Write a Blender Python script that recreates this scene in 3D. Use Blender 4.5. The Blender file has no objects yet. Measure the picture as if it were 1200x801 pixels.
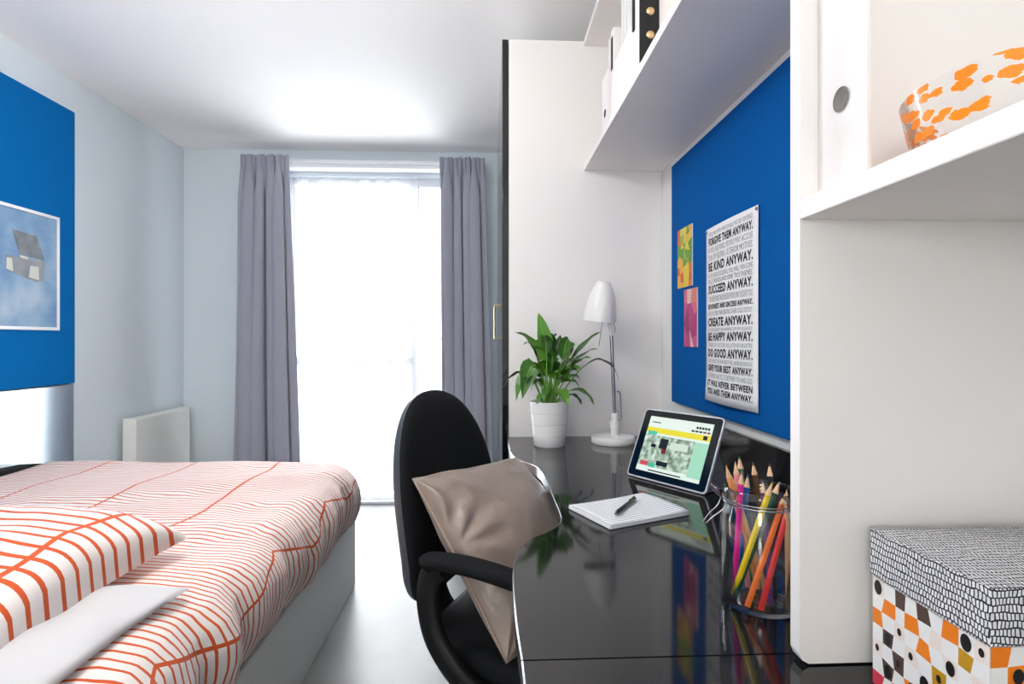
import bpy, bmesh, math, random
from mathutils import Vector, Matrix
random.seed(7)
S = bpy.context.scene
COL = S.collection
PI = math.pi

# ------------------------------------------------------------------ camera
cam_d = bpy.data.cameras.new('camera')
cam = bpy.data.objects.new('camera', cam_d); COL.objects.link(cam)
cam_d.sensor_width = 36.0; cam_d.lens = 650.0 / 1200.0 * 36.0
cam_d.shift_y = -2.5 / 1200.0
cam_d.clip_start = 0.02
cam.location = (0, 0, 1.10)
cam.rotation_euler = (PI / 2, 0, -math.atan(29.0 / 650.0))
S.camera = cam

# ------------------------------------------------------------------ sky, light, exposure
W = bpy.data.worlds.new('sky'); S.world = W; W.use_nodes = True
bg = W.node_tree.nodes['Background']
bg.inputs[0].default_value = (0.93, 0.97, 1.0, 1); bg.inputs[1].default_value = 3.0
S.view_settings.view_transform = 'Standard'; S.view_settings.look = 'None'
S.view_settings.gamma = 1.0; S.view_settings.exposure = 0.72
S.view_settings.use_curve_mapping = False
S.cycles.use_denoising = True
S.cycles.max_bounces = 10; S.cycles.diffuse_bounces = 6; S.cycles.transparent_max_bounces = 16
S.cycles.sample_clamp_indirect = 8.0
S.cycles.caustics_reflective = False; S.cycles.caustics_refractive = False

def area_light(name, loc, rot, sx, sy, power, col):
    l = bpy.data.lights.new(name, 'AREA'); l.shape = 'RECTANGLE'; l.size = sx; l.size_y = sy
    l.energy = power; l.color = col
    o = bpy.data.objects.new(name, l); COL.objects.link(o); o.location = loc; o.rotation_euler = rot
    return o
# daylight arriving at the window
area_light('daylight', (-0.78, 4.02, 1.15), (-PI / 2, 0, 0), 1.2, 2.1, 38, (0.95, 0.98, 1.0))
# added fill globe on a stand, unseen behind the camera (built below; the globe itself gives the light)
BACK_FILL, BACK_FILL_R, BACK_FILL_E = (-0.85, -1.55, 1.35), 0.20, 18.0
# second added fill globe, hung over the bed above the frame
TOP_FILL, TOP_FILL_R, TOP_FILL_E = (-0.75, 1.00, 1.96), 0.13, 26.0

# ------------------------------------------------------------------ materials
def srgb(r, g, b):
    f = lambda c: (c / 255 / 12.92) if c / 255 <= 0.04045 else ((c / 255 + 0.055) / 1.055) ** 2.4
    return (f(r), f(g), f(b), 1)

def mat(name, col, rough=0.5, metal=0.0, spec=0.5, coat=0.0, emit=None, noise=None, bump=None, sheen=0.0):
    m = bpy.data.materials.new(name); m.use_nodes = True
    nt = m.node_tree; b = nt.nodes['Principled BSDF']
    b.inputs['Base Color'].default_value = col
    b.inputs['Roughness'].default_value = rough
    b.inputs['Metallic'].default_value = metal
    b.inputs['Specular IOR Level'].default_value = spec
    b.inputs['Coat Weight'].default_value = coat
    b.inputs['Sheen Weight'].default_value = sheen
    if emit:
        b.inputs['Emission Color'].default_value = emit[0]; b.inputs['Emission Strength'].default_value = emit[1]
    tc = None
    if noise or bump:
        tc = nt.nodes.new('ShaderNodeTexCoord')
    if noise:      # (scale, amount)
        n = nt.nodes.new('ShaderNodeTexNoise'); n.inputs['Scale'].default_value = noise[0]; n.inputs['Detail'].default_value = 4
        nt.links.new(tc.outputs['Object'], n.inputs['Vector'])
        mx = nt.nodes.new('ShaderNodeMix'); mx.data_type = 'RGBA'
        k = noise[1]
        mx.inputs[6].default_value = (col[0] * (1 - k), col[1] * (1 - k), col[2] * (1 - k), 1)
        mx.inputs[7].default_value = (min(1, col[0] * (1 + k)), min(1, col[1] * (1 + k)), min(1, col[2] * (1 + k)), 1)
        nt.links.new(n.outputs['Fac'], mx.inputs[0]); nt.links.new(mx.outputs[2], b.inputs['Base Color'])
    if bump:       # (scale, strength, distance)
        n2 = nt.nodes.new('ShaderNodeTexNoise'); n2.inputs['Scale'].default_value = bump[0]; n2.inputs['Detail'].default_value = 3
        nt.links.new(tc.outputs['Object'], n2.inputs['Vector'])
        bp = nt.nodes.new('ShaderNodeBump'); bp.inputs['Strength'].default_value = bump[1]; bp.inputs['Distance'].default_value = bump[2]
        nt.links.new(n2.outputs['Fac'], bp.inputs['Height']); nt.links.new(bp.outputs['Normal'], b.inputs['Normal'])
    return m

class NT:
    """tiny node helper"""
    def __init__(s, m): s.m = m; s.t = m.node_tree; s.N = s.t.nodes; s.L = s.t.links
    def math(s, op, a, b=None, c=None, clamp=False):
        n = s.N.new('ShaderNodeMath'); n.operation = op; n.use_clamp = clamp
        for i, v in enumerate((a, b, c)):
            if v is None: continue
            if isinstance(v, (int, float)): n.inputs[i].default_value = v
            else: s.L.new(v, n.inputs[i])
        return n.outputs[0]
    def noise(s, vec, scale, detail=2):
        n = s.N.new('ShaderNodeTexNoise'); n.inputs['Scale'].default_value = scale; n.inputs['Detail'].default_value = detail
        s.L.new(vec, n.inputs['Vector']); return n.outputs['Fac']
    def mix(s, fac, a, b):
        n = s.N.new('ShaderNodeMix'); n.data_type = 'RGBA'
        if isinstance(fac, (int, float)): n.inputs[0].default_value = fac
        else: s.L.new(fac, n.inputs[0])
        for i, v in ((6, a), (7, b)):
            if isinstance(v, tuple): n.inputs[i].default_value = v
            else: s.L.new(v, n.inputs[i])
        return n.outputs[2]
    def uv(s):
        tc = s.N.new('ShaderNodeTexCoord'); sp = s.N.new('ShaderNodeSeparateXYZ'); s.L.new(tc.outputs['UV'], sp.inputs[0])
        return tc.outputs['UV'], sp.outputs[0], sp.outputs[1]

def stripe_mat(name, period, half, rib_off, rib_period, rib_half, warp, seed):
    """white cotton printed with wavy orange lines and a few long orange ribs; UV in metres of flat cloth"""
    m = mat(name, (1, 1, 1, 1), rough=0.85, sheen=0.1); n = NT(m); b = n.N['Principled BSDF']
    uv, x, y = n.uv()
    ofs = n.N.new('ShaderNodeVectorMath'); ofs.operation = 'ADD'; ofs.inputs[1].default_value = (seed, seed * 2.3, 0); n.L.new(uv, ofs.inputs[0]); v = ofs.outputs[0]
    zz = n.math('MULTIPLY', n.math('SUBTRACT', n.math('PINGPONG', n.math('MULTIPLY_ADD', n.noise(v, 2.5, 1), 0.3, y), 0.24), 0.12), 0.34)
    if name.startswith('orange_striped_duvet'):      # only the rib near the bed's edge zigzags strongly
        zz = n.math('MULTIPLY', zz, n.math('MULTIPLY_ADD', n.math('GREATER_THAN', x, -0.70), 0.75, 0.25))
    else: zz = n.math('MULTIPLY', zz, 0.3)
    xs = n.math('ADD', x, zz)
    fr = n.math('FRACT', n.math('ADD', n.math('DIVIDE', n.math('SUBTRACT', xs, rib_off), rib_period), 0.5))
    dist = n.math('MULTIPLY', n.math('ABSOLUTE', n.math('SUBTRACT', fr, 0.5)), rib_period)
    rib = n.math('LESS_THAN', dist, rib_half)
    y2 = n.math('MULTIPLY_ADD', n.math('SUBTRACT', n.noise(v, 3.0, 1), 0.5), warp, y)
    y2 = n.math('MULTIPLY_ADD', n.math('SUBTRACT', n.noise(v, 11.0, 1), 0.5), warp * 0.14, y2)
    y2 = n.math('MULTIPLY_ADD', n.math('SINE', n.math('MULTIPLY', y, 9.0)), 0.02, y2)
    y2 = n.math('MULTIPLY_ADD', dist, 0.07, y2)
    s = n.math('ABSOLUTE', n.math('SUBTRACT', n.math('FRACT', n.math('DIVIDE', y2, period)), 0.5))
    wd = n.math('MULTIPLY_ADD', n.noise(v, 7.0, 1), half * 0.5, half * 0.72)
    st = n.math('LESS_THAN', s, wd)
    f = n.math('MAXIMUM', st, rib)
    c = n.mix(f, srgb(242, 232, 226), srgb(212, 84, 24))
    n.L.new(c, b.inputs['Base Color'])
    return m

def glass_mat(name, tint=(1, 1, 1, 1), refl=0.12, blend=0.22):
    m = bpy.data.materials.new(name); m.use_nodes = True; n = NT(m)
    n.N.remove(n.N['Principled BSDF'])
    tr = n.N.new('ShaderNodeBsdfTransparent'); tr.inputs[0].default_value = tint
    gl = n.N.new('ShaderNodeBsdfGlossy'); gl.inputs['Roughness'].default_value = 0.03
    fz = n.N.new('ShaderNodeLayerWeight'); fz.inputs[0].default_value = blend
    mx = n.N.new('ShaderNodeMixShader')
    n.L.new(n.math('MULTIPLY_ADD', fz.outputs['Fresnel'], 0.75, refl * 0.25, clamp=True), mx.inputs[0])
    n.L.new(tr.outputs[0], mx.inputs[1]); n.L.new(gl.outputs[0], mx.inputs[2])
    n.L.new(mx.outputs[0], n.N['Material Output'].inputs['Surface'])
    return m

M = {}
M['wall'] = mat('pale_blue_wall_paint', srgb(222, 231, 236), 0.8, noise=(3, 0.015), bump=(180, 0.05, 0.002))
M['ceiling'] = mat('white_ceiling_paint', srgb(250, 249, 248), 0.9, noise=(2, 0.01))
M['wallwhite'] = mat('white_wall_paint', srgb(232, 232, 230), 0.8, noise=(3, 0.01))
M['white'] = mat('white_laminate', srgb(238, 234, 231), 0.45, noise=(6, 0.01))
M['gloss_white'] = mat('white_gloss_plastic', srgb(238, 237, 235), 0.25, noise=(8, 0.01))
M['frame_white'] = mat('white_window_frame', srgb(240, 242, 244), 0.35, noise=(8, 0.01))
M['radiator'] = mat('white_radiator_enamel', srgb(240, 240, 234), 0.35, noise=(8, 0.01))
M['blue'] = mat('blue_felt', srgb(0, 104, 172), 0.95, spec=0.1, noise=(420, 0.16), bump=(500, 0.25, 0.001))
M['blue_r'] = mat('blue_felt_darker', srgb(4, 88, 160), 0.95, spec=0.1, noise=(420, 0.18), bump=(500, 0.25, 0.001))
M['black_gloss'] = mat('black_gloss_laminate', srgb(20, 20, 22), 0.07, spec=0.55, noise=(5, 0.1))
M['black_panel'] = mat('blue_steel_panel', srgb(200, 212, 220), 0.13, metal=1.0, noise=(60, 0.06))
M['black_matt'] = mat('black_matt_plastic', srgb(12, 13, 15), 0.45, spec=0.3, noise=(60, 0.1))
M['chair_fabric'] = mat('black_chair_fabric', srgb(10, 12, 15), 0.8, spec=0.25, noise=(300, 0.25), bump=(600, 0.2, 0.001))
M['chair_shell'] = mat('charcoal_chair_shell', srgb(62, 65, 70), 0.45, noise=(120, 0.1))
M['chrome'] = mat('chrome', srgb(160, 160, 164), 0.22, metal=1.0, noise=(5, 0.02))
def add_translucent(m, col, f):
    n = NT(m); b = n.N['Principled BSDF']; t = n.N.new('ShaderNodeBsdfTranslucent'); t.inputs[0].default_value = col
    x = n.N.new('ShaderNodeMixShader'); x.inputs[0].default_value = f
    n.L.new(b.outputs[0], x.inputs[1]); n.L.new(t.outputs[0], x.inputs[2]); n.L.new(x.outputs[0], n.N['Material Output'].inputs['Surface'])
M['curtain'] = mat('grey_violet_curtain', srgb(168, 169, 182), 0.85, noise=(160, 0.06), bump=(500, 0.15, 0.001), sheen=0.1)
add_translucent(M['curtain'], srgb(150, 150, 166), 0.07)
M['pillow_white'] = mat('white_cotton', srgb(208, 206, 207), 0.85, noise=(8, 0.02), bump=(16, 0.25, 0.01))
M['taupe'] = mat('taupe_satin', srgb(138, 121, 110), 0.36, spec=0.5, noise=(9, 0.06), bump=(11, 0.6, 0.02), sheen=0.2)
M['taupe_seam'] = mat('taupe_piping', srgb(150, 132, 120), 0.5, noise=(30, 0.08))
M['bed_base'] = mat('pale_grey_bed_base', srgb(226, 228, 228), 0.5, noise=(6, 0.01))
M['soil'] = mat('dark_potting_soil', srgb(48, 36, 28), 0.95, noise=(90, 0.4), bump=(120, 0.8, 0.01))
M['lamp_white'] = mat('white_lamp_enamel', srgb(238, 236, 233), 0.3, noise=(8, 0.01))
M['paper'] = mat('white_paper', srgb(240, 239, 238), 0.8, noise=(10, 0.01))
M['ink'] = mat('black_ink', srgb(28, 28, 30), 0.8, noise=(60, 0.1))
M['grey_ink'] = mat('grey_ink', srgb(150, 150, 152), 0.8, noise=(60, 0.05))
M['pen'] = mat('black_pen_plastic', srgb(18, 20, 24), 0.25, noise=(40, 0.1))
M['alu'] = mat('silver_tablet_case', srgb(196, 196, 200), 0.4, metal=0.2, noise=(30, 0.03))
M['grey_cover'] = mat('grey_folding_cover', srgb(120, 122, 126), 0.6, noise=(60, 0.06))
M['screen_black'] = mat('black_screen_glass', srgb(8, 9, 10), 0.12, noise=(20, 0.1))
M['wood'] = mat('bare_pencil_wood', srgb(224, 186, 146), 0.7, noise=(90, 0.12))
M['brass'] = mat('brass_rivet', srgb(226, 190, 140), 0.25, metal=0.9, noise=(30, 0.05))
M['gold_handle'] = mat('pale_brass_handle', srgb(205, 190, 150), 0.3, metal=0.8, noise=(30, 0.05))
M['dark_hole'] = mat('grey_finger_pull', srgb(112, 106, 100), 0.6, noise=(300, 0.15))
M['grey_rail'] = mat('grey_balcony_paint', srgb(178, 182, 188), 0.6, noise=(20, 0.04))
M['back_fill_glow'] = mat('back_fill_globe', srgb(255, 250, 240), 0.6, emit=((1, 0.985, 0.965, 1), BACK_FILL_E))
M['top_fill_glow'] = mat('top_fill_globe', srgb(255, 250, 240), 0.6, emit=((1, 0.99, 0.975, 1), TOP_FILL_E))
M['clear_glass'] = glass_mat('clear_glass')
M['thin_glass'] = glass_mat('thin_glass', refl=0.04, blend=0.08)
M['window_glass'] = glass_mat('window_glass', refl=0.05)

def floor_mat():
    m = mat('pale_grey_vinyl', srgb(196, 196, 196), 0.32); n = NT(m); b = n.N['Principled BSDF']
    tc = n.N.new('ShaderNodeTexCoord')
    a = n.noise(tc.outputs['Object'], 260, 3); c = n.noise(tc.outputs['Object'], 6, 3)
    f = n.math('MULTIPLY_ADD', a, 0.6, n.math('MULTIPLY', c, 0.4))
    n.L.new(n.mix(f, srgb(96, 96, 96), srgb(160, 160, 160)), b.inputs['Base Color'])
    bp = n.N.new('ShaderNodeBump'); bp.inputs['Strength'].default_value = 0.12; bp.inputs['Distance'].default_value = 0.002
    n.L.new(a, bp.inputs['Height']); n.L.new(bp.outputs[0], b.inputs['Normal'])
    return m
M['floor'] = floor_mat()

def sheer_mat():
    m = bpy.data.materials.new('sheer_voile'); m.use_nodes = True; n = NT(m); n.N.remove(n.N['Principled BSDF'])
    tr = n.N.new('ShaderNodeBsdfTransparent'); tl = n.N.new('ShaderNodeBsdfTranslucent'); df = n.N.new('ShaderNodeBsdfDiffuse')
    for k in (tl, df): k.inputs[0].default_value = (0.93, 0.94, 0.96, 1)
    tc = n.N.new('ShaderNodeTexCoord')
    m1 = n.N.new('ShaderNodeMixShader'); n.L.new(n.math('MULTIPLY_ADD', n.noise(tc.outputs['Object'], 400), 0.1, 0.25), m1.inputs[0])
    m2 = n.N.new('ShaderNodeMixShader'); m2.inputs[0].default_value = 0.4
    n.L.new(tl.outputs[0], m2.inputs[1]); n.L.new(df.outputs[0], m2.inputs[2])
    n.L.new(tr.outputs[0], m1.inputs[1]); n.L.new(m2.outputs[0], m1.inputs[2])
    n.L.new(m1.outputs[0], n.N['Material Output'].inputs['Surface'])
    return m
M['sheer'] = sheer_mat()

def leaf_mat():
    m = mat('glossy_green_leaf', srgb(52, 112, 34), 0.38, spec=0.5); n = NT(m); b = n.N['Principled BSDF']
    tc, x, y = n.uv()
    oi = n.N.new('ShaderNodeObjectInfo')
    c = n.mix(oi.outputs['Random'], srgb(22, 66, 22), srgb(92, 148, 46))
    vein = n.math('LESS_THAN', n.math('ABSOLUTE', x), 0.06)
    ribs = n.math('MULTIPLY', n.math('FRACT', n.math('MULTIPLY_ADD', n.math('ABSOLUTE', x), 1.6, n.math('MULTIPLY', y, 9.0))), 0.25)
    c = n.mix(ribs, c, srgb(28, 78, 26)); c = n.mix(n.math('MULTIPLY', vein, 0.6), c, srgb(140, 186, 84))
    n.L.new(c, b.inputs['Base Color'])
    b.inputs['Subsurface Weight'].default_value = 0.0
    return m
M['leaf'] = leaf_mat()
M['stem'] = mat('pale_green_stem', srgb(110, 160, 62), 0.5, noise=(40, 0.1))

def lid_mat():
    m = mat('inked_brick_paper', (1, 1, 1, 1), 0.7); n = NT(m); b = n.N['Principled BSDF']
    uv, x, y = n.uv()
    dx = n.math('MULTIPLY_ADD', n.math('SUBTRACT', n.noise(uv, 60), 0.5), 0.006, x)
    dy = n.math('MULTIPLY_ADD', n.math('SUBTRACT', n.noise(uv, 40), 0.5), 0.009, y)
    cb = n.N.new('ShaderNodeCombineXYZ'); n.L.new(dx, cb.inputs[0]); n.L.new(dy, cb.inputs[1])
    br = n.N.new('ShaderNodeTexBrick'); n.L.new(cb.outputs[0], br.inputs['Vector'])
    br.inputs['Scale'].default_value = 1.0; br.inputs['Brick Width'].default_value = 0.0036; br.inputs['Row Height'].default_value = 0.0062
    br.inputs['Mortar Size'].default_value = 0.00062; br.inputs['Mortar Smooth'].default_value = 0.1
    br.inputs['Color1'].default_value = srgb(238, 238, 240); br.inputs['Color2'].default_value = srgb(214, 215, 219); br.inputs['Mortar'].default_value = srgb(26, 27, 36)
    n.L.new(br.outputs['Color'], b.inputs['Base Color'])
    return m
M['lid'] = lid_mat()

def fleck_mat():
    """clear glass printed with orange flecks"""
    m = bpy.data.materials.new('orange_flecked_glass'); m.use_nodes = True; n = NT(m); b = n.N['Principled BSDF']
    b.inputs['Base Color'].default_value = srgb(250, 138, 20); b.inputs['Roughness'].default_value = 0.3
    uv, x, y = n.uv()
    mp = n.N.new('ShaderNodeMapping'); mp.inputs['Scale'].default_value = (58, 112, 1); mp.inputs['Rotation'].default_value = (0, 0, 0.12); n.L.new(uv, mp.inputs[0])
    vo = n.N.new('ShaderNodeTexVoronoi'); vo.inputs['Scale'].default_value = 1.0; vo.inputs['Randomness'].default_value = 0.75
    nz = n.N.new('ShaderNodeTexNoise'); nz.inputs['Scale'].default_value = 2.2; n.L.new(mp.outputs[0], nz.inputs['Vector'])
    va = n.N.new('ShaderNodeVectorMath'); va.operation = 'MULTIPLY_ADD'; va.inputs[1].default_value = (0.55, 0.55, 0); n.L.new(nz.outputs['Color'], va.inputs[0]); n.L.new(mp.outputs[0], va.inputs[2])
    n.L.new(va.outputs[0], vo.inputs['Vector'])
    f = n.math('LESS_THAN', vo.outputs['Distance'], 0.48)
    tr = n.N.new('ShaderNodeBsdfTransparent'); gl = n.N.new('ShaderNodeBsdfGlossy'); gl.inputs['Roughness'].default_value = 0.05
    fz = n.N.new('ShaderNodeLayerWeight'); fz.inputs[0].default_value = 0.1
    m1 = n.N.new('ShaderNodeMixShader'); n.L.new(n.math('MULTIPLY_ADD', fz.outputs['Fresnel'], 0.6, 0.05, clamp=True), m1.inputs[0]); n.L.new(tr.outputs[0], m1.inputs[1]); n.L.new(gl.outputs[0], m1.inputs[2])
    m2 = n.N.new('ShaderNodeMixShader'); n.L.new(f, m2.inputs[0]); n.L.new(m1.outputs[0], m2.inputs[1]); n.L.new(b.outputs[0], m2.inputs[2])
    n.L.new(m2.outputs[0], n.N['Material Output'].inputs['Surface'])
    return m
M['fleck'] = fleck_mat()

def watercolour(name, cols, scale, emit=0.0, rough=0.6, base=None):
    m = mat(name, (1, 1, 1, 1), rough); n = NT(m); b = n.N['Principled BSDF']
    tc = n.N.new('ShaderNodeTexCoord')
    f = n.noise(tc.outputs['Object'], scale, 5)
    cr = n.N.new('ShaderNodeValToRGB'); n.L.new(f, cr.inputs[0])
    while len(cr.color_ramp.elements) < len(cols): cr.color_ramp.elements.new(0.5)
    for i, (p, c) in enumerate(cols):
        cr.color_ramp.elements[i].position = p; cr.color_ramp.elements[i].color = c
    if base is None: n.L.new(cr.outputs[0], b.inputs['Base Color'])
    else: b.inputs['Base Color'].default_value = (base, base, base, 1)
    if emit:
        n.L.new(cr.outputs[0], b.inputs['Emission Color']); b.inputs['Emission Strength'].default_value = emit
    return m
M['print_blue'] = watercolour('blue_watercolour_print', [(0.3, srgb(88, 132, 178)), (0.5, srgb(124, 160, 194)), (0.7, srgb(168, 188, 206))], 5)
M['print_grey'] = watercolour('grey_print', [(0.3, srgb(120, 128, 136)), (0.7, srgb(150, 154, 158))], 14)
M['print_dark'] = watercolour('dark_grey_print', [(0.3, srgb(96, 104, 112)), (0.7, srgb(132, 138, 144))], 20)
M['print_cream'] = mat('cream_print', srgb(206, 206, 198), 0.6, noise=(20, 0.05))

def paint_mat():
    """per-face printed colours"""
    m = mat('printed_card', (1, 1, 1, 1), 0.5); n = NT(m)
    a = n.N.new('ShaderNodeVertexColor'); a.layer_name = 'print'
    n.L.new(a.outputs['Color'], n.N['Principled BSDF'].inputs['Base Color']); return m
M['printed'] = paint_mat()

def screen_mat(name, col, e=0.75):
    m = mat(name, (0.01, 0.01, 0.01, 1), 0.15, emit=(col, e * 1.15)); return m

# ------------------------------------------------------------------ mesh builder
class MB:
    def __init__(s): s.bm = bmesh.new(); s.uv = s.bm.loops.layers.uv.new('UVMap')
    def quad_uv(s, f):
        n = f.normal if f.normal.length else Vector((0, 0, 1)); a = [abs(k) for k in n]
        for l in f.loops:
            c = l.vert.co
            l[s.uv].uv = (c.y, c.z) if a[0] >= a[1] and a[0] >= a[2] else ((c.x, c.z) if a[1] >= a[2] else (c.x, c.y))
    def box(s, lo, hi, bev=0.0, seg=2, mtx=None):
        t = bmesh.new(); bmesh.ops.create_cube(t, size=1)
        lo = Vector(lo); hi = Vector(hi); c = (lo + hi) / 2; d = hi - lo
        for v in t.verts: v.co = Vector((v.co.x * d.x, v.co.y * d.y, v.co.z * d.z)) + c
        if bev: bmesh.ops.bevel(t, geom=t.edges[:], offset=min(bev, min(d) * 0.45), segments=seg, affect='EDGES', profile=0.5)
        s.merge(t, mtx); return s
    def merge(s, t, mtx=None, uvname=None):
        t.normal_update(); mp = {}
        tu = t.loops.layers.uv.active
        for v in t.verts: mp[v] = s.bm.verts.new(mtx @ v.co if mtx else v.co)
        for f in t.faces:
            try: nf = s.bm.faces.new([mp[v] for v in f.verts])
            except ValueError: continue
            nf.normal_update()
            if tu:
                for a, b in zip(nf.loops, f.loops): a[s.uv].uv = b[tu].uv
            else: s.quad_uv(nf)
        t.free()
    def face(s, pts, uvs=None):
        vs = [s.bm.verts.new(p) for p in pts]; f = s.bm.faces.new(vs); f.normal_update()
        if uvs:
            for l, u in zip(f.loops, uvs): l[s.uv].uv = u
        else: s.quad_uv(f)
        return f
    def grid(s, P, UV=None, closed_u=False, closed_v=False, flip=False):
        """P[i][j] points"""
        V = [[s.bm.verts.new(p) for p in row] for row in P]
        ni, nj = len(P), len(P[0])
        for i in range(ni if closed_u else ni - 1):
            for j in range(nj if closed_v else nj - 1):
                ids = [(i, j), ((i + 1) % ni, j), ((i + 1) % ni, (j + 1) % nj), (i, (j + 1) % nj)]
                if flip: ids = ids[::-1]
                try: f = s.bm.faces.new([V[a][b] for a, b in ids])
                except ValueError: continue
                if UV:
                    for l, (a, b) in zip(f.loops, ids): l[s.uv].uv = UV[a][b]
                else: f.normal_update(); s.quad_uv(f)
        return V
    def cap(s, ring, flip=False):
        try:
            f = s.bm.faces.new(ring[::-1] if flip else ring); f.normal_update(); s.quad_uv(f)
        except ValueError: pass
    def tube(s, pts, r, n=8, closed=False, flat=None, caps=True):
        """r: radius or list; flat=(axis Vector, ratio) squashes the section along that axis"""
        pts = [Vector(p) for p in pts]; N = len(pts); rs = r if isinstance(r, (list, tuple)) else [r] * N
        rings = []; up = None
        for i, p in enumerate(pts):
            a = pts[(i - 1) % N] if (closed or i > 0) else p; b = pts[(i + 1) % N] if (closed or i < N - 1) else p
            t = (b - a).normalized()
            if up is None: up = Vector((0, 0, 1)) if abs(t.z) < 0.9 else Vector((1, 0, 0))
            x = t.cross(up).normalized(); up = x.cross(t).normalized()
            ring = []
            for k in range(n):
                q = x * math.cos(2 * PI * k / n) * rs[i] + up * math.sin(2 * PI * k / n) * rs[i]
                if flat: ax = flat[0]; q = q - ax * q.dot(ax) * (1 - flat[1])
                ring.append(s.bm.verts.new(p + q))
            rings.append(ring)
        for i in range(N if closed else N - 1):
            A, B = rings[i], rings[(i + 1) % N]
            for k in range(n):
                try: f = s.bm.faces.new([A[k], A[(k + 1) % n], B[(k + 1) % n], B[k]]); f.normal_update(); s.quad_uv(f)
                except ValueError: pass
        if caps and not closed: s.cap(rings[0]); s.cap(rings[-1], True)
        return s
    def lathe(s, prof, c=(0, 0, 0), n=32, mtx=None, uvr=None):
        """prof: (r, z) list"""
        P = []; UV = []; L = 0; last = None
        for r, z in prof:
            if last: L += math.hypot(r - last[0], z - last[1])
            last = (r, z)
            row = []; ur = []
            for k in range(n + 1):
                a = 2 * PI * k / n
                p = Vector((r * math.cos(a), r * math.sin(a), z)); p = (mtx @ p) if mtx else p
                row.append(p + Vector(c)); ur.append(((uvr or 0.1) * a, L))
            P.append(row); UV.append(ur)
        s.grid(P, UV); return s
    def prism(s, poly, z0, z1):
        """poly: (x, y) list counter-clockwise"""
        a = [s.bm.verts.new((x, y, z0)) for x, y in poly]; b = [s.bm.verts.new((x, y, z1)) for x, y in poly]
        n = len(poly)
        fs = [s.bm.faces.new(a[::-1]), s.bm.faces.new(b)]
        for i in range(n): fs.append(s.bm.faces.new([a[i], a[(i + 1) % n], b[(i + 1) % n], b[i]]))
        for f in fs: f.normal_update(); s.quad_uv(f)
        return s
    def build(s, name, material, parent=None, smooth=35, weld=True, normals=True):
        if weld: bmesh.ops.remove_doubles(s.bm, verts=s.bm.verts[:], dist=1e-6)
        if normals: bmesh.ops.recalc_face_normals(s.bm, faces=s.bm.faces[:])
        off = Vector((0, 0, 0)); p = parent; rot = False
        while p: off += p.location; p = p.parent
        if parent and not parent.get('local'):
            for v in s.bm.verts: v.co -= off
        me = bpy.data.meshes.new(name); s.bm.to_mesh(me); s.bm.free()
        for m in (material if isinstance(material, (list, tuple)) else [material]): me.materials.append(m)
        if smooth:
            me.shade_smooth(); me.set_sharp_from_angle(angle=math.radians(smooth))
        o = bpy.data.objects.new(name, me); COL.objects.link(o)
        if parent:
            o.parent = parent
            if parent.get('local'): o['local'] = 1
        return o

def tag(o, label, cat, group=None):
    o['label'] = label; o['category'] = cat
    if group: o['group'] = group
    return o
def thing(name, loc, label, cat, group=None, rz=None):
    o = bpy.data.objects.new(name, None); COL.objects.link(o); o.location = loc; o.empty_display_size = 0.05
    if rz is not None: o.rotation_euler = (0, 0, rz); o['local'] = 1
    return tag(o, label, cat, group)
def struct(o): o['kind'] = 'structure'; return o
def bx(name, lo, hi, m, parent=None, bev=0.0): return MB().box(lo, hi, bev).build(name, m, parent, smooth=15)
def lerp(a, b, t): return a + (b - a) * t
def spline(pts, k=6, closed=False):
    """Catmull-Rom through points of any dimension"""
    out = []; n = len(pts)
    rng = range(n if closed else n - 1)
    for i in rng:
        g = (lambda j: pts[j % n]) if closed else (lambda j: pts[max(0, min(n - 1, j))])
        p0, p1, p2, p3 = g(i - 1), g(i), g(i + 1), g(i + 2)
        for q in range(k):
            t = q / k
            out.append(tuple(0.5 * ((2 * b) + (-a + c) * t + (2 * a - 5 * b + 4 * c - d) * t * t + (-a + 3 * b - 3 * c + d) * t ** 3) for a, b, c, d in zip(p0, p1, p2, p3)))
    if not closed: out.append(tuple(pts[-1]))
    return out
def wob(x, y, s=1.0, o=0.0):
    return (math.sin(x * 7.1 * s + 1.3 + o) * math.cos(y * 5.3 * s + o) + math.sin(x * 3.2 * s - y * 9.7 * s + 0.7 + 2 * o) + math.sin(x * 13.0 * s + y * 4.1 * s + 3 * o) * 0.5) / 2.5

# ================================================================== ROOM
XL, XR, YF, YB, ZC = -1.998, 0.657, 3.745, -2.20, 2.36
OX0, OX1, OZ1 = -1.36, -0.19, 2.19                                     # window opening
struct(bx('floor', (XL - 0.1, YB - 0.1, -0.1), (XR + 0.1, YF + 0.16, 0), M['floor']))
struct(bx('ceiling', (XL - 0.1, YB - 0.1, ZC), (XR + 0.1, YF + 0.16, ZC + 0.1), M['ceiling']))
struct(bx('wall_left', (XL - 0.1, YB, 0), (XL, YF + 0.16, ZC), M['wall']))
struct(bx('wall_right', (XR, YB, 0), (XR + 0.1, YF + 0.16, ZC), M['wallwhite']))
struct(bx('wall_back', (XL - 0.1, YB - 0.1, 0), (XR + 0.1, YB, ZC), M['wallwhite']))
mb = MB()
mb.box((XL, YF, 0), (OX0, YF + 0.16, ZC)); mb.box((OX1, YF, 0), (XR, YF + 0.16, ZC)); mb.box((OX0, YF, OZ1), (OX1, YF + 0.16, ZC))
struct(mb.build('wall_far', M['wall']))
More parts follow.
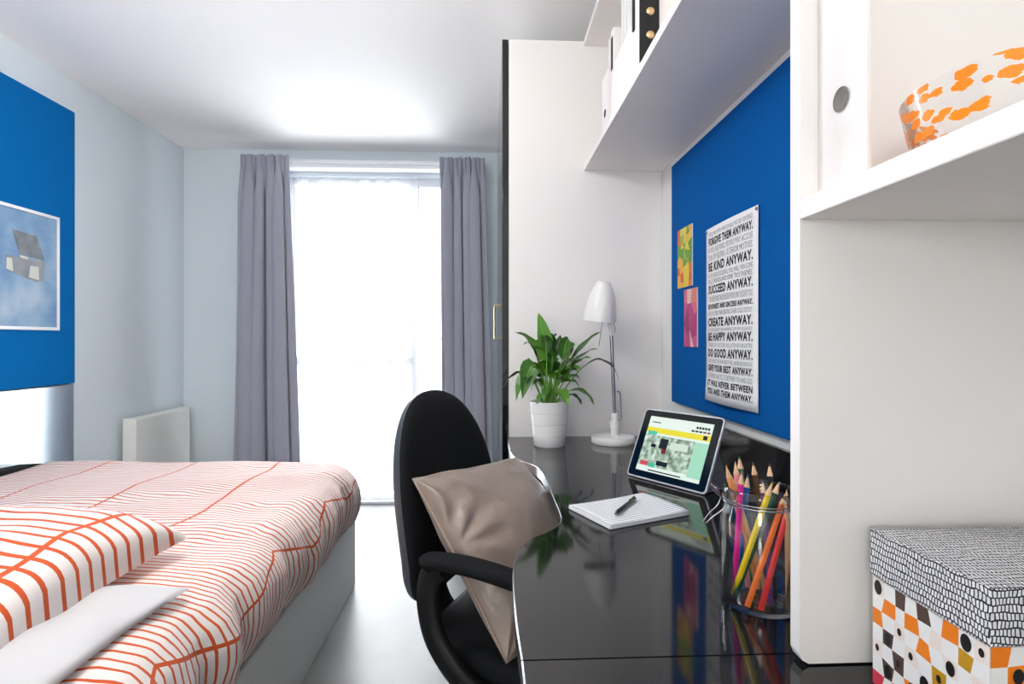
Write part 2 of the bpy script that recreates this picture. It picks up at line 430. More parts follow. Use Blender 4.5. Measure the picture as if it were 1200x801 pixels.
# glazed door / window down to the floor
win = bpy.data.objects.new('window_1', None); COL.objects.link(win); win.location = (OX0, YF + 0.06, 0); win['kind'] = 'structure'
def frame_rect(x0, x1, z0, z1, t, y0, y1):
    m = MB(); m.box((x0, y0, z0), (x0 + t, y1, z1), 0.004); m.box((x1 - t, y0, z0), (x1, y1, z1), 0.004)
    m.box((x0 + t, y0, z1 - t), (x1 - t, y1, z1), 0.004); m.box((x0 + t, y0, z0), (x1 - t, y1, z0 + t), 0.004); return m
frame_rect(OX0, OX1, 0, OZ1, 0.05, YF + 0.06, YF + 0.13).build('window_frame', M['frame_white'], win)
bx('mullion', (-0.52, YF + 0.065, 0.05), (-0.46, YF + 0.125, OZ1 - 0.05), M['frame_white'], win, 0.004)
bx('transom', (OX0 + 0.05, YF + 0.065, 0.93), (-0.52, YF + 0.125, 0.985), M['frame_white'], win, 0.004)
bx('pane', (OX0 + 0.05, YF + 0.092, 0.985), (-0.52, YF + 0.098, OZ1 - 0.05), M['window_glass'], win)
bx('pane', (OX0 + 0.05, YF + 0.092, 0.05), (-0.52, YF + 0.098, 0.93), M['window_glass'], win)
bx('pane', (-0.46, YF + 0.092, 0.05), (OX1 - 0.05, YF + 0.098, OZ1 - 0.05), M['window_glass'], win)
bx('window_sill', (OX0, YF + 0.0, 0.0), (OX1, YF + 0.06, 0.02), M['frame_white'], win, 0.004)
# curtain track above the window
tr_ = thing('curtain_track', (-0.8, YF, 2.21), 'long white curtain track fixed along the wall above the window', 'curtain rail')
bx('track', (-1.53, YF - 0.10, 2.215), (-0.02, YF, 2.268), M['frame_white'], tr_, 0.004)
bx('track_lip', (-1.53, YF - 0.115, 2.238), (-0.02, YF - 0.10, 2.25), M['frame_white'], tr_, 0.003)
# balcony guard outside
bal = thing('balcony_guard', (-0.8, 4.75, -0.1), 'pale balcony guard with grey posts outside beyond the sheer curtain', 'railing')
bx('guard_panel', (-2.2, 4.72, -0.1), (0.6, 4.78, 0.98), M['frame_white'], bal)
for px in (-1.22, -1.02, -0.80, -0.60): bx('post', (px - 0.035, 4.735, 0.98), (px + 0.035, 4.765, 1.10), M['grey_rail'], bal, 0.004)
bx('handrail', (-2.2, 4.72, 1.10), (0.6, 4.78, 1.125), M['frame_white'], bal, 0.006)
struct(bx('trim_1', (-3.0, YF + 0.16, -0.2), (1.5, 4.9, -0.1), M['frame_white']))

# standing globe added as fill light from behind the camera
cl = thing('added_standing_fill', (BACK_FILL[0], BACK_FILL[1], 0), 'white opal globe on a stand, added as unseen fill light behind the camera', 'lamp')
MB().lathe([(BACK_FILL_R * math.sin(PI * k / 20), -BACK_FILL_R * math.cos(PI * k / 20)) for k in range(21)], c=BACK_FILL, n=32).build('globe', M['back_fill_glow'], cl)
MB().tube([(BACK_FILL[0], BACK_FILL[1], 0.02), (BACK_FILL[0], BACK_FILL[1], BACK_FILL[2] - BACK_FILL_R + 0.002)], 0.012, 10).build('pole', M['frame_white'], cl)
MB().lathe([(0, 0), (0.15, 0), (0.15, 0.012), (0.02, 0.025), (0, 0.025)], c=(BACK_FILL[0], BACK_FILL[1], 0), n=32).build('base', M['frame_white'], cl)

pd = thing('added_hanging_fill', (TOP_FILL[0], TOP_FILL[1], TOP_FILL[2] - TOP_FILL_R), 'white opal globe hung above the bed, added as unseen fill light', 'lamp')  # hanging globe added to brighten far wall, ceiling and bed
MB().lathe([(TOP_FILL_R * math.sin(PI * k / 20), -TOP_FILL_R * math.cos(PI * k / 20)) for k in range(21)], c=TOP_FILL, n=32).build('globe', M['top_fill_glow'], pd)
MB().tube([(TOP_FILL[0], TOP_FILL[1], TOP_FILL[2] + TOP_FILL_R - 0.002), (TOP_FILL[0], TOP_FILL[1], ZC - 0.03)], 0.004, 8).build('flex', M['frame_white'], pd)
MB().lathe([(0, -0.03), (0.03, -0.03), (0.05, 0)], c=(TOP_FILL[0], TOP_FILL[1], ZC), n=24).build('fill_mount', M['frame_white'], pd)

# ================================================================== CURTAINS
def curtain_mesh(x0t, x1t, x0b, x1b, ztop, zbot, y, folds, amp, seed, headed=True, ny=44, nx=190):
    P = []; UV = []
    rr = random.Random(seed); ph = [rr.uniform(-0.6, 0.6) for _ in range(8)]
    for j in range(ny + 1):
        t = (j / ny) ** 1.35; z = lerp(ztop, zbot, t); row = []; ur = []
        h = (ztop - z)
        for i in range(nx + 1):
            s = i / nx
            s2 = s + 0.022 * math.sin(s * 9 + ph[0]) + 0.010 * math.sin(s * 17 + ph[1] + 2 * t)
            a = 2 * PI * folds * s2 + 0.35 * math.sin(3 * t + ph[2])
            c = math.cos(a); w = math.copysign(abs(c) ** 0.7, c) + 0.25 * math.sin(0.5 * a + ph[4] + t * 2)
            A = amp * (0.8 + 0.3 * math.sin(s * 11 + ph[5])) * (0.85 + 0.3 * t)
            k = 1.0
            if headed:           # gathered tape: small sharp pleats, released into full folds below
                k = 0.22 if h < 0.07 else min(1.0, 0.22 + (h - 0.07) * 4.0)
            yy = y - A * w * k; dx = 0.55 * A * k * math.sin(2 * a) * 0.5 + 0.35 * A * k * math.sin(a)
            if headed:
                g = 1.0 if h < 0.07 else max(0.0, 1 - (h - 0.07) / 0.10)
                yy -= 0.011 * g * abs(math.sin(PI * folds * 2.0 * s + ph[6])) * 1.6
                yy += 0.010 * math.exp(-((h - 0.075) / 0.012) ** 2)
            fx = lerp(lerp(x0t, x0b, t), lerp(x1t, x1b, t), s) + dx
            zz = z + (0.005 * math.sin(2 * PI * folds * 1.0 * s + ph[7]) if headed and h < 0.02 else 0)
            row.append((fx, yy, zz)); ur.append((s, t))
        P.append(row); UV.append(ur)
    m = MB(); m.grid(P, UV); return m
def curtain(x0t, x1t, x0b, x1b, seed, label):
    t = thing('curtain', ((x0t + x1t) / 2, YF - 0.06, 0.02), label, 'curtain', 'grey curtains at the window')
    m = curtain_mesh(x0t, x1t, x0b, x1b, 2.262, 0.02, YF - 0.180, 5.0, 0.050, seed)
    o = m.build('curtain_drape', M['curtain'], t, smooth=80)
    md = o.modifiers.new('thick', 'SOLIDIFY'); md.thickness = 0.003
    for k in range(6):
        hx = lerp(x0t, x1t, (k + 0.5) / 6); bx('hook', (hx - 0.004, YF - 0.122, 2.20), (hx + 0.004, YF - 0.116, 2.252), M['frame_white'], t, 0.001)
curtain(-1.545, -1.25, -1.595, -1.18, 3, 'grey curtain hanging left of the bright window, beside the radiator')
curtain(-0.305, -0.02, -0.30, 0.035, 11, 'grey curtain hanging right of the bright window, behind the chair')
sh = curtain_mesh(-1.33, -0.47, -1.33, -0.42, 2.185, 0.03, YF + 0.03, 7, 0.012, 5, headed=False, ny=16, nx=160).build('sheer_curtain', M['sheer'], None, smooth=80)
tag(sh, 'white sheer voile curtain hanging inside the window between the grey curtains', 'curtain')

# ================================================================== LEFT WALL
rad = thing('radiator', (-1.93, 3.35, 0.12), 'white panel radiator on the left wall beside the grey curtain', 'radiator')
RY0, RY1 = 3.095, 3.64
bx('front_panel', (-1.915, RY0 + 0.012, 0.12), (-1.905, RY1 - 0.012, 0.665), M['radiator'], rad, 0.003)
bx('rear_panel', (-1.972, RY0 + 0.012, 0.12), (-1.962, RY1 - 0.012, 0.665), M['radiator'], rad, 0.003)
for y0 in (RY0, RY1 - 0.012): bx('end_cover', (-1.974, y0, 0.11), (-1.902, y0 + 0.012, 0.672), M['radiator'], rad, 0.003)
m = MB(); m.box((-1.962, RY0 + 0.012, 0.655), (-1.915, RY1 - 0.012, 0.668), 0.002)
for k in range(14):
    yy = lerp(RY0 + 0.03, RY1 - 0.03, k / 13); m.box((-1.955, yy - 0.012, 0.668), (-1.922, yy + 0.012, 0.671))
m.build('top_grille', M['radiator'], rad)
for yy in (RY0 + 0.1, RY1 - 0.1): bx('wall_bracket', (XL, yy - 0.02, 0.2), (-1.972, yy + 0.02, 0.6), M['radiator'], rad)
MB().tube([(-1.93, RY0 + 0.05, 0.14), (-1.93, RY0 + 0.05, 0.0)], 0.009).build('pipe', M['chrome'], rad)

nb = bx('notice_board', (XL, 0.25, 0.893), (XL + 0.022, 2.753, 2.19), M['blue'], None, 0.003)
tag(nb, 'large blue felt notice board on the left wall above the bed', 'notice board')
hp = bx('wall_panel', (XL, 0.25, 0.515), (XL + 0.02, 2.748, 0.888), M['black_panel'], None, 0.002)
tag(hp, 'shiny blue steel panel below the left notice board reflecting the window', 'panel')
m = MB(); pf = [(0.25, 0.0), (2.66, 0.0), (2.66, 0.500), (2.655, 0.515), (2.60, 0.535), (2.50, 0.562), (2.40, 0.585), (2.30, 0.602), (2.15, 0.612), (0.25, 0.612)]
a = [m.bm.verts.new((XL + 0.0205, y, z)) for y, z in pf]; b = [m.bm.verts.new((-1.868, y, z)) for y, z in pf]
m.bm.faces.new(a); m.bm.faces.new(b[::-1])
for k in range(len(pf)): m.bm.faces.new([a[k], a[(k + 1) % len(pf)], b[(k + 1) % len(pf)], b[k]])
lg = m.build('bedside_ledge', M['black_matt'], None, smooth=25)
tag(lg, 'black ledge with a sloping end between the bed and the left wall', 'ledge')

pic = thing('framed_print', (XL + 0.022, 2.2, 1.14), 'blue print of a vintage gramophone pinned on the left notice board', 'picture')
PX = XL + 0.022
frame = MB(); PY0, PY1, PZ0, PZ1 = 1.80, 2.647, 1.143, 1.662
for lo, hi in (((PY0, PZ0), (PY1, PZ0 + 0.014)), ((PY0, PZ1 - 0.014), (PY1, PZ1)), ((PY0, PZ0 + 0.014), (PY0 + 0.014, PZ1 - 0.014)), ((PY1 - 0.014, PZ0 + 0.014), (PY1, PZ1 - 0.014))):
    frame.box((PX, lo[0], lo[1]), (PX + 0.008, hi[0], hi[1]), 0.001)
frame.build('frame', M['frame_white'], pic)
bx('print', (PX, PY0 + 0.012, PZ0 + 0.012), (PX + 0.004, PY1 - 0.012, PZ1 - 0.012), M['print_blue'], pic)
def flatpoly(name, pts, x, mt, parent, th=0.0006):
    m = MB(); n = len(pts)
    a = [m.bm.verts.new((x, y, z)) for y, z in pts]; b = [m.bm.verts.new((x + th, y, z)) for y, z in pts]
    m.bm.faces.new(a); m.bm.faces.new(b[::-1])
    for i in range(n): m.bm.faces.new([a[i], a[(i + 1) % n], b[(i + 1) % n], b[i]])
    return m.build(name, mt, parent, smooth=0)
q = PX + 0.004
flatpoly('printed_lid', [(2.395, 1.56), (2.52, 1.555), (2.565, 1.45), (2.43, 1.462)], q, M['print_dark'], pic)
flatpoly('printed_case', [(2.365, 1.45), (2.565, 1.447), (2.56, 1.365), (2.52, 1.352), (2.365, 1.388)], q, M['print_grey'], pic)
flatpoly('printed_speaker', [(2.367, 1.44), (2.392, 1.44), (2.40, 1.385), (2.365, 1.392)], q + 0.0006, M['print_cream'], pic)
flatpoly('printed_speaker', [(2.485, 1.42), (2.53, 1.42), (2.532, 1.362), (2.478, 1.37)], q + 0.0006, M['print_cream'], pic)
flatpoly('printed_turntable', [(2.43, 1.458), (2.47, 1.456), (2.476, 1.444), (2.436, 1.447)], q + 0.0006, M['print_cream'], pic)

# ================================================================== BED
BX0, BX1, BY0, BY1 = -1.855, -0.592, 0.18, 2.52
bed = thing('bed', ((BX0 + BX1) / 2, 1.35, 0), 'double bed with pale grey box base under the orange striped duvet', 'bed')
bx('bed_base', (BX0, BY0, 0), (BX1, BY1, 0.30), M['bed_base'], bed, 0.004)
bx('mattress', (BX0 + 0.01, BY0 + 0.01, 0.30), (BX1 - 0.07, BY1 - 0.07, 0.47), M['pillow_white'], bed, 0.05)
M['duvet'] = stripe_mat('orange_striped_duvet_cotton', 0.0215, 0.135, -0.535, 0.35, 0.0042, 0.15, 1.7)
M['pcase'] = stripe_mat('orange_striped_pillow_cotton', 0.041, 0.14, -0.085, 0.60, 0.0055, 0.08, 5.1)
def duvet():
    xi, yi = -0.70, 2.40                                           # where the flat top ends
    prof = [(0, 0), (0.05, 0.004), (0.095, 0.022), (0.128, 0.055), (0.146, 0.10), (0.150, 0.145), (0.142, 0.19), (0.128, 0.225), (0.112, 0.252), (0.10, 0.258), (0.085, 0.25)]
    cum = [0]
    for a, b in zip(prof, prof[1:]): cum.append(cum[-1] + math.hypot(b[0] - a[0], b[1] - a[1]))
    def fold(d):
        d = min(d, cum[-1])
        for k in range(len(prof) - 1):
            if d <= cum[k + 1]:
                t = (d - cum[k]) / (cum[k + 1] - cum[k]); return lerp(prof[k][0], prof[k + 1][0], t), lerp(prof[k][1], prof[k + 1][1], t)
        return prof[-1]
    D = cum[-1]
    xs = [lerp(-1.85, xi, i / 60) for i in range(60)] + [xi + D * i / 34 for i in range(35)]
    ys = [lerp(0.20, yi, i / 150) for i in range(150)] + [yi + D * i / 34 for i in range(35)]
    P = []; UV = []
    for X in xs:
        row = []; ur = []
        for Y in ys:
            ex = max(0, X - xi); ey = max(0, Y - yi); d = math.hypot(ex, ey)
            bxx, byy = min(X, xi), min(Y, yi)
            nx, ny = (ex / d, ey / d) if d else (0, 0)
            h, g = fold(d)
            # soft creases
            puff = 0.010 * wob(X, Y) + 0.006 * math.sin(Y * 21 + 3 * math.sin(X * 4)) * min(1, max(0, (X + 1.3)))
            side = min(1, d / 0.18)
            cr = 0.010 * math.sin(Y * 17 + 2.2 * math.sin(Y * 5)) + 0.007 * math.sin(Y * 41 + 1.7)
            cr2 = 0.010 * math.sin(X * 19 + 1) + 0.006 * math.sin(X * 37)
            hh = h + side * (cr * nx + cr2 * ny)
            hem = 0.012 * math.sin(Y * 9 + 1.0) * side * side * nx
            z = 0.570 - g + puff * (1 - 0.6 * side) + hem - 0.035 * max(0, min(1, (0.95 - Y) / 0.6))
            fall = 0.02 * max(0, (X + 1.05)) / 0.35 if X < xi else 0.02
            row.append((bxx + nx * hh, byy + ny * hh, z + 0.014 - fall)); ur.append((X, Y))
        P.append(row); UV.append(ur)
    m = MB(); m.grid(P, UV)
    o = m.build('duvet', M['duvet'], None, smooth=80)
    md = o.modifiers.new('thick', 'SOLIDIFY'); md.thickness = 0.02; md.offset = -1
    return tag(o, 'white duvet printed with wavy orange lines, spread over the bed', 'duvet')
duvet()

def pillow_mesh(w, d, up, dn, c=0.06, p=0.42, n=44, wrinkle=0.006, seed=0, tipz=0.0, ear=0.0):
    m = MB()
    for sgn, hgt in ((1, up), (-1, dn)):
        P = []; UV = []
        for i in range(n + 1):
            u = -1 + 2 * i / n; u = math.copysign(1 - (1 - abs(u)) ** 1.5, u); row = []; ur = []
            for j in range(n + 1):
                v = -1 + 2 * j / n; v = math.copysign(1 - (1 - abs(v)) ** 1.5, v)
                e = max(0, (1 - u * u)) * max(0, (1 - v * v))
                t = e ** p
                x = u * w / 2 * (1 - c * (1 - v * v)); y = v * d / 2 * (1 - c * (1 - u * u))
                z = sgn * hgt * t * (1 - ear * (u * u * v * v) ** 2) + wrinkle * wob(x * 3 + seed, y * 3, 1.2, seed) * min(1, e * 6) + tipz * (u * u * v * v) ** 2
                row.append((x, y, z)); ur.append((x, y))
            P.append(row); UV.append(ur)
        m.grid(P, UV)
    return m
def place_mesh(m, mtx):
    bmesh.ops.transform(m.bm, matrix=mtx, verts=m.bm.verts[:]); return m
# white pillow underneath, orange-striped one on top
m = pillow_mesh(0.70, 0.50, 0.034, 0.008, c=0.05, p=0.30, seed=2, wrinkle=0.009)
o = place_mesh(m, Matrix.Translation((-0.985, 0.960, 0.576)) @ Matrix.Rotation(math.radians(-2), 4, 'Z')).build('pillow', M['pillow_white'], None, smooth=80)
tag(o, 'plain white pillow lying underneath the orange striped pillow', 'pillow')
m = pillow_mesh(0.75, 0.57, 0.132, 0.006, c=0.075, p=0.19, ear=0.75, seed=4, wrinkle=0.007)
for v in m.bm.verts: pass
# UV x measured from the right-hand end so that the printed rib runs along the turn of the end
for f in m.bm.faces:
    for l in f.loops: l[m.uv].uv = (l.vert.co.x - 0.37, l.vert.co.y)
o = place_mesh(m, Matrix.Translation((-1.125, 1.135, 0.598)) @ Matrix.Rotation(math.radians(-3), 4, 'Z') @ Matrix.Rotation(math.radians(3), 4, 'X')).build('pillow', M['pcase'], None, smooth=80)
tag(o, 'white pillow printed with orange stripes on top of the plain pillow', 'pillow')

# ================================================================== WARDROBE
YW = 2.057
wr = thing('wardrobe', (0.36, 2.58, 0), 'tall white wardrobe with black door edges at the far end of the desk', 'wardrobe')
bx('carcass', (0.080, YW, 0), (XR - 0.0005, 3.10, 2.215), M['white'], wr, 0.002)
for y0, y1, hy in ((YW + 0.001, 2.576, 2.50), (2.58, 3.10, 2.66)):
    d_ = bx('door', (0.0555, y0, 0.04), (0.0785, y1, 2.215), M['black_gloss'], wr, 0.002)
    MB().tube(spline([(0.0555, hy, 1.105), (0.036, hy, 1.107), (0.034, hy, 1.115), (0.034, hy, 1.18), (0.034, hy, 1.245), (0.036, hy, 1.253), (0.0555, hy, 1.255)], 4), 0.004, 8).build('handle', M['gold_handle'], d_)

# ================================================================== UPPER SHELVES
up = thing('wall_shelf', (0.5, 1.3, 1.73), 'open white wall shelf above the blue board on the right wall', 'shelf')
bx('shelf_board', (0.360, 0.619, 1.731), (XR, YW - 0.001, 1.753), M['white'], up, 0.0015)
bx('top_board', (0.360, 0.619, 2.195), (XR, YW - 0.001, 2.217), M['white'], up, 0.0015)
# tall end panel with rounded lower front corner
pn = thing('end_panel', (0.5, 0.61, 0.741), 'tall white end panel standing on the black desk', 'panel')
poly = [(XR, 0.742), (XR, 2.217), (0.345, 2.217), (0.345, 0.753), (0.348, 0.746), (0.355, 0.742)]
m = MB(); a = [m.bm.verts.new((x, 0.598, z)) for x, z in poly]; b = [m.bm.verts.new((x, 0.617, z)) for x, z in poly]
m.bm.faces.new(a); m.bm.faces.new(b[::-1])
for i in range(len(poly)): m.bm.faces.new([a[i], a[(i + 1) % len(poly)], b[(i + 1) % len(poly)], b[i]])
m.build('panel_board', M['white'], pn, smooth=20)
ns = thing('side_shelf', (0.5, 0.25, 1.233), 'white shelf on the near side of the end panel, carrying the bowl', 'shelf')
bx('shelf_board', (0.345, -0.35, 1.233), (XR, 0.5975, 1.255), M['white'], ns, 0.0015)
fp = MB(); fp.box((0.3655, 0.519, 1.2555), (0.3705, 0.5975, 2.217), 0.001)
bx_up = fp.build('upright', M['white'], ns)
m = MB(); c0 = Vector((0.3650, 0.5565, 1.348))
m.lathe([(0.0, 0), (0.0105, 0), (0.0118, 0.0006), (0.0125, 0.0012)], n=24, mtx=Matrix.Translation(c0) @ Matrix.Rotation(-PI / 2, 4, 'Y'))
m.build('finger_pull', M['dark_hole'], bx_up)

# ------------------------------------------------------------------ things on the upper shelf
def magazine_file(y0, y1, low, high, label, holed, x0=0.368):
    t = thing('magazine_file', (0.48, (y0 + y1) / 2, 1.753), label, 'file box', 'files on the upper shelf')
    X0, X1, z0 = x0, 0.62, 1.7535
    def side(y):
        poly = [(X0, z0), (X1, z0), (X1, z0 + high), (X0 + 0.12, z0 + high), (X0, z0 + low)]
        m = MB(); a = [m.bm.verts.new((x, y, z)) for x, z in poly]; b = [m.bm.verts.new((x, y + 0.003, z)) for x, z in poly]
        m.bm.faces.new(a); m.bm.faces.new(b[::-1])
        for i in range(5): m.bm.faces.new([a[i], a[(i + 1) % 5], b[(i + 1) % 5], b[i]])
        return m
    side(y0).build('side_panel', M['white'], t, smooth=20); side(y1 - 0.003).build('side_panel', M['white'], t, smooth=20)
    m = MB(); m.box((X0, y0 + 0.003, z0), (X0 + 0.003, y1 - 0.003, z0 + low)); m.box((X1 - 0.003, y0 + 0.003, z0), (X1, y1 - 0.003, z0 + high)); m.box((X0, y0 + 0.003, z0), (X1, y1 - 0.003, z0 + 0.003))
    m.build('file_body', M['white'], t)
    if holed:
        mm = MB(); yc = (y0 + y1) / 2
        mm.lathe([(0, 0), (0.011, 0), (0.012, 0.001)], n=20, mtx=Matrix.Translation((X0, yc, z0 + 0.05)) @ Matrix.Rotation(-PI / 2, 4, 'Y')).build('finger_hole', M['ink'], t)
    mm = MB(); rr = random.Random(int(y0 * 1000))
    for k in range(6):
        yy = lerp(y0 + 0.012, y1 - 0.014, k / 5); mm.box((X0 + 0.02, yy - 0.004, z0 + 0.004), (X1 - 0.01, yy + 0.004, z0 + high - rr.uniform(0.0, 0.06)))
    mm.build('papers', M['paper'], t)
magazine_file(1.66, 1.76, 0.17, 0.30, 'white magazine file farthest along the upper shelf, nearest the wardrobe', True, x0=0.366)
magazine_file(1.385, 1.60, 0.150, 0.36, 'wide white magazine file beside the box with a black riveted corner', False)
fl = thing('folder', (0.49, 1.63, 1.753), 'thin white folder with black spine label between the two magazine files', 'folder')
bx('folder_body', (0.370, 1.615, 1.7535), (0.60, 1.645, 2.02), M['white'], fl, 0.002)
bx('spine_label', (0.3685, 1.620, 1.90), (0.370, 1.640, 1.995), M['ink'], fl)
bb = thing('storage_box', (0.49, 1.335, 1.753), 'white box with a black riveted corner plate on the upper shelf', 'box')
bx('box_body', (0.362, 1.302, 1.7535), (0.63, 1.375, 2.06), M['white'], bb, 0.003)
m = MB(); pl_ = [(0.3605, 1.757), (0.408, 1.757), (0.408, 1.915), (0.398, 1.925), (0.372, 1.925), (0.3605, 1.905)]
a = [m.bm.verts.new((x, 1.2995, z)) for x, z in pl_]; b = [m.bm.verts.new((x, 1.302, z)) for x, z in pl_]
m.bm.faces.new(a); m.bm.faces.new(b[::-1])
for i in range(6): m.bm.faces.new([a[i], a[(i + 1) % 6], b[(i + 1) % 6], b[i]])
m.build('corner_plate', M['ink'], bb, smooth=0)
for zz in (1.768, 1.824, 1.880):
    m = MB(); m.lathe([(0.0, 0.004), (0.006, 0.0035), (0.009, 0.0015), (0.010, 0)], n=20, mtx=Matrix.Translation((0.387, 1.2995, zz)) @ Matrix.Rotation(PI / 2, 4, 'X')); m.build('rivet', M['brass'], bb)
bx('latch', (0.3575, 1.345, 1.86), (0.362, 1.358, 1.94), M['ink'], bb, 0.001)

# ================================================================== RIGHT NOTICE BOARD AND PAPERS
NX = XR - 0.018
nb2 = bx('notice_board', (NX, 0.63, 0.886), (XR - 0.0005, 1.902, 1.702), M['blue_r'], None, 0.004)
tag(nb2, 'blue felt notice board on the right wall above the desk', 'notice board')

def text_mesh(txt, bold=0.0):
    cu = bpy.data.curves.new('t', 'FONT'); cu.body = txt; cu.size = 1.0; cu.offset = bold; cu.space_character = 1.0 + bold * 3.5; cu.resolution_u = 2
    o = bpy.data.objects.new('t', cu); COL.objects.link(o)
    dg = bpy.context.evaluated_depsgraph_get(); me = bpy.data.meshes.new_from_object(o.evaluated_get(dg))
    bpy.data.objects.remove(o); bpy.data.curves.remove(cu); return me
def add_text(mb, txt, width, height, fn, bold=0.0, x0=0.0, z0=0.0):
    """fit txt into width x height; fn maps (a along reading, h up) to 3-D"""
    me = text_mesh(txt, bold)
    xs = [v.co.x for v in me.vertices]; ys = [v.co.y for v in me.vertices]
    if not xs: return
    ax, bx_, ay, by = min(xs), max(xs), min(ys), max(ys)
    if ',' in txt: ay = max(ay, -0.02)
    vs = [mb.bm.verts.new(fn(x0 + (v.co.x - ax) / (bx_ - ax) * width, z0 + (v.co.y - ay) / (by - ay) * height)) for v in me.vertices]
    for p in me.polygons:
        try: mb.bm.faces.new([vs[i] for i in p.vertices])
        except ValueError: pass
    bpy.data.meshes.remove(me)

ps = thing('poster', (NX, 1.43, 0.93), 'white poster of bold black lettering pinned to the right blue board', 'poster')
PYL, PW, PZT, PH = 1.582, 0.308, 1.417, 0.489
def pfn(off):
    def f(a, h):     # a: 0..PW from left, h: height above the bottom
        s = a / PW; t = h / PH
        bow = 0.004 + 0.010 * math.sin(PI * min(1, max(0, s))) * (0.4 + 0.6 * (1 - t)) + 0.004 * max(0, 0.15 - t) / 0.15 * (1 - s)
        return (NX - bow - off, PYL - a, PZT - PH + h)
    return f
m = MB(); f0 = pfn(0.0)
m.grid([[f0(PW * i / 16, PH * j / 16) for j in range(17)] for i in range(17)])
o = m.build('sheet', M['paper'], ps, smooth=80); md = o.modifiers.new('thick', 'SOLIDIFY'); md.thickness = 0.0008; md.offset = 0
big = [("FORGIVE THEM ANYWAY.", .060, .106), ("BE KIND ANYWAY.", .203, .255), ("SUCCEED ANYWAY.", .335, .385), ("BE HONEST AND SINCERE ANYWAY.", .443, .473), ("CREATE ANYWAY.", .522, .572), ("BE HAPPY ANYWAY.", .606, .655), ("DO GOOD ANYWAY.", .697, .748), ("GIVE YOUR BEST ANYWAY.", .788, .828), ("IT WAS NEVER BETWEEN", .876, .912), ("YOU AND THEM ANYWAY.", .922, .958)]
small = [("PEOPLE ARE OFTEN UNREASONABLE AND SELF CENTERED.", .026, .050), ("IF YOU ARE KIND, PEOPLE MAY ACCUSE", .116, .148), ("YOU OF SELFISH, ULTERIOR MOTIVES.", .158, .192), ("IF YOU ARE SUCCESSFUL, YOU WILL WIN SOME", .266, .292), ("FALSE FRIENDS AND SOME TRUE ENEMIES.", .300, .326), ("IF YOU ARE HONEST AND SINCERE PEOPLE MAY DECEIVE YOU.", .398, .430), ("WHAT YOU SPEND YEARS CREATING OTHERS COULD DESTROY.", .484, .510), ("IF YOU FIND SERENITY AND HAPPINESS, SOME MAY BE JEALOUS.", .582, .600), ("THE GOOD YOU DO TODAY WILL OFTEN BE FORGOTTEN.", .666, .688), ("GIVE THE BEST YOU HAVE AND IT WILL NEVER BE ENOUGH.", .758, .780), ("IN THE FINAL ANALYSIS, IT IS BETWEEN YOU AND GOD.", .838, .866)]
mg = 0.022
ft = pfn(0.0012)
for group, bold, mt, nm in ((big, 0.036, M['ink'], 'bold_text_line'), (small, 0.0, M['grey_ink'], 'fine_text_line')):
    for txt, a, b in group:
        m = MB(); add_text(m, txt, PW - 2 * mg, (b - a) * PH, ft, bold, mg, PH * (1 - b))
        m.build(nm, mt, ps, smooth=0, normals=False)['kind'] = 'stuff'
for a, h in ((0.006, PH - 0.008), (PW - 0.006, PH - 0.008)):
    p = f0(a, h); MB().lathe([(0, 0.004), (0.004, 0.003), (0.005, 0.0)], n=12, mtx=Matrix.Translation(p) @ Matrix.Rotation(-PI / 2, 4, 'Y')).build('pin', M['chrome'], ps)

def colour_faces(name, polys, parent):
    """polys: list of (points3d, colour) -> one printed mesh"""
    m = MB(); cl_ = m.bm.loops.layers.float_color.new('print')
    for pts, c in polys:
        f = m.bm.faces.new([m.bm.verts.new(p) for p in pts])
        for l in f.loops: l[cl_] = c
    return m.build(name, M['printed'], parent, smooth=0, weld=False, normals=False)
def card(name, y0, y1, z0, z1, tilt, label, polys):
    t = thing(name, (NX, (y0 + y1) / 2, z0), label, 'card', 'small cards on the right notice board')
    bx('card_stock', (NX - 0.0035, y1, z0), (NX - 0.0005, y0, z1), M['paper'], t)
    w, h = y0 - y1, z1 - z0
    P = lambda a, b: (NX - 0.0039, y0 - a * w, z0 + b * h)
    colour_faces('printed_picture', [([P(*p) for p in pts], c) for pts, c in polys], t)
G = srgb
r1 = random.Random(4); poly1 = []
warm = [G(226, 120, 40), G(214, 92, 44), G(236, 176, 60), G(150, 176, 60), G(96, 150, 50), G(204, 204, 84), G(230, 200, 60)]
n1, n2 = 5, 8
gp = [[(max(0, min(1, i / n1 + (r1.uniform(-.07, .07) if 0 < i < n1 else 0))), max(0, min(1, j / n2 + (r1.uniform(-.05, .05) if 0 < j < n2 else 0)))) for j in range(n2 + 1)] for i in range(n1 + 1)]
for i in range(n1):
    for j in range(n2):
        low = j < 3
        c = r1.choice(warm[:3] if low else warm[2:]) if not (low and i in (2, 3)) else warm[6]
        if i == 0 and j > 5: c = warm[1]
        poly1.append(([gp[i][j], gp[i + 1][j], gp[i + 1][j + 1], gp[i][j + 1]], c))
card('postcard', 1.827, 1.697, 1.270, 1.462, 0, 'green and orange abstract card, upper of two on the right board', poly1)
pk = [G(188, 60, 128), G(170, 50, 110), G(206, 84, 140), G(214, 108, 128), G(150, 44, 100), G(232, 190, 178), G(214, 130, 120)]
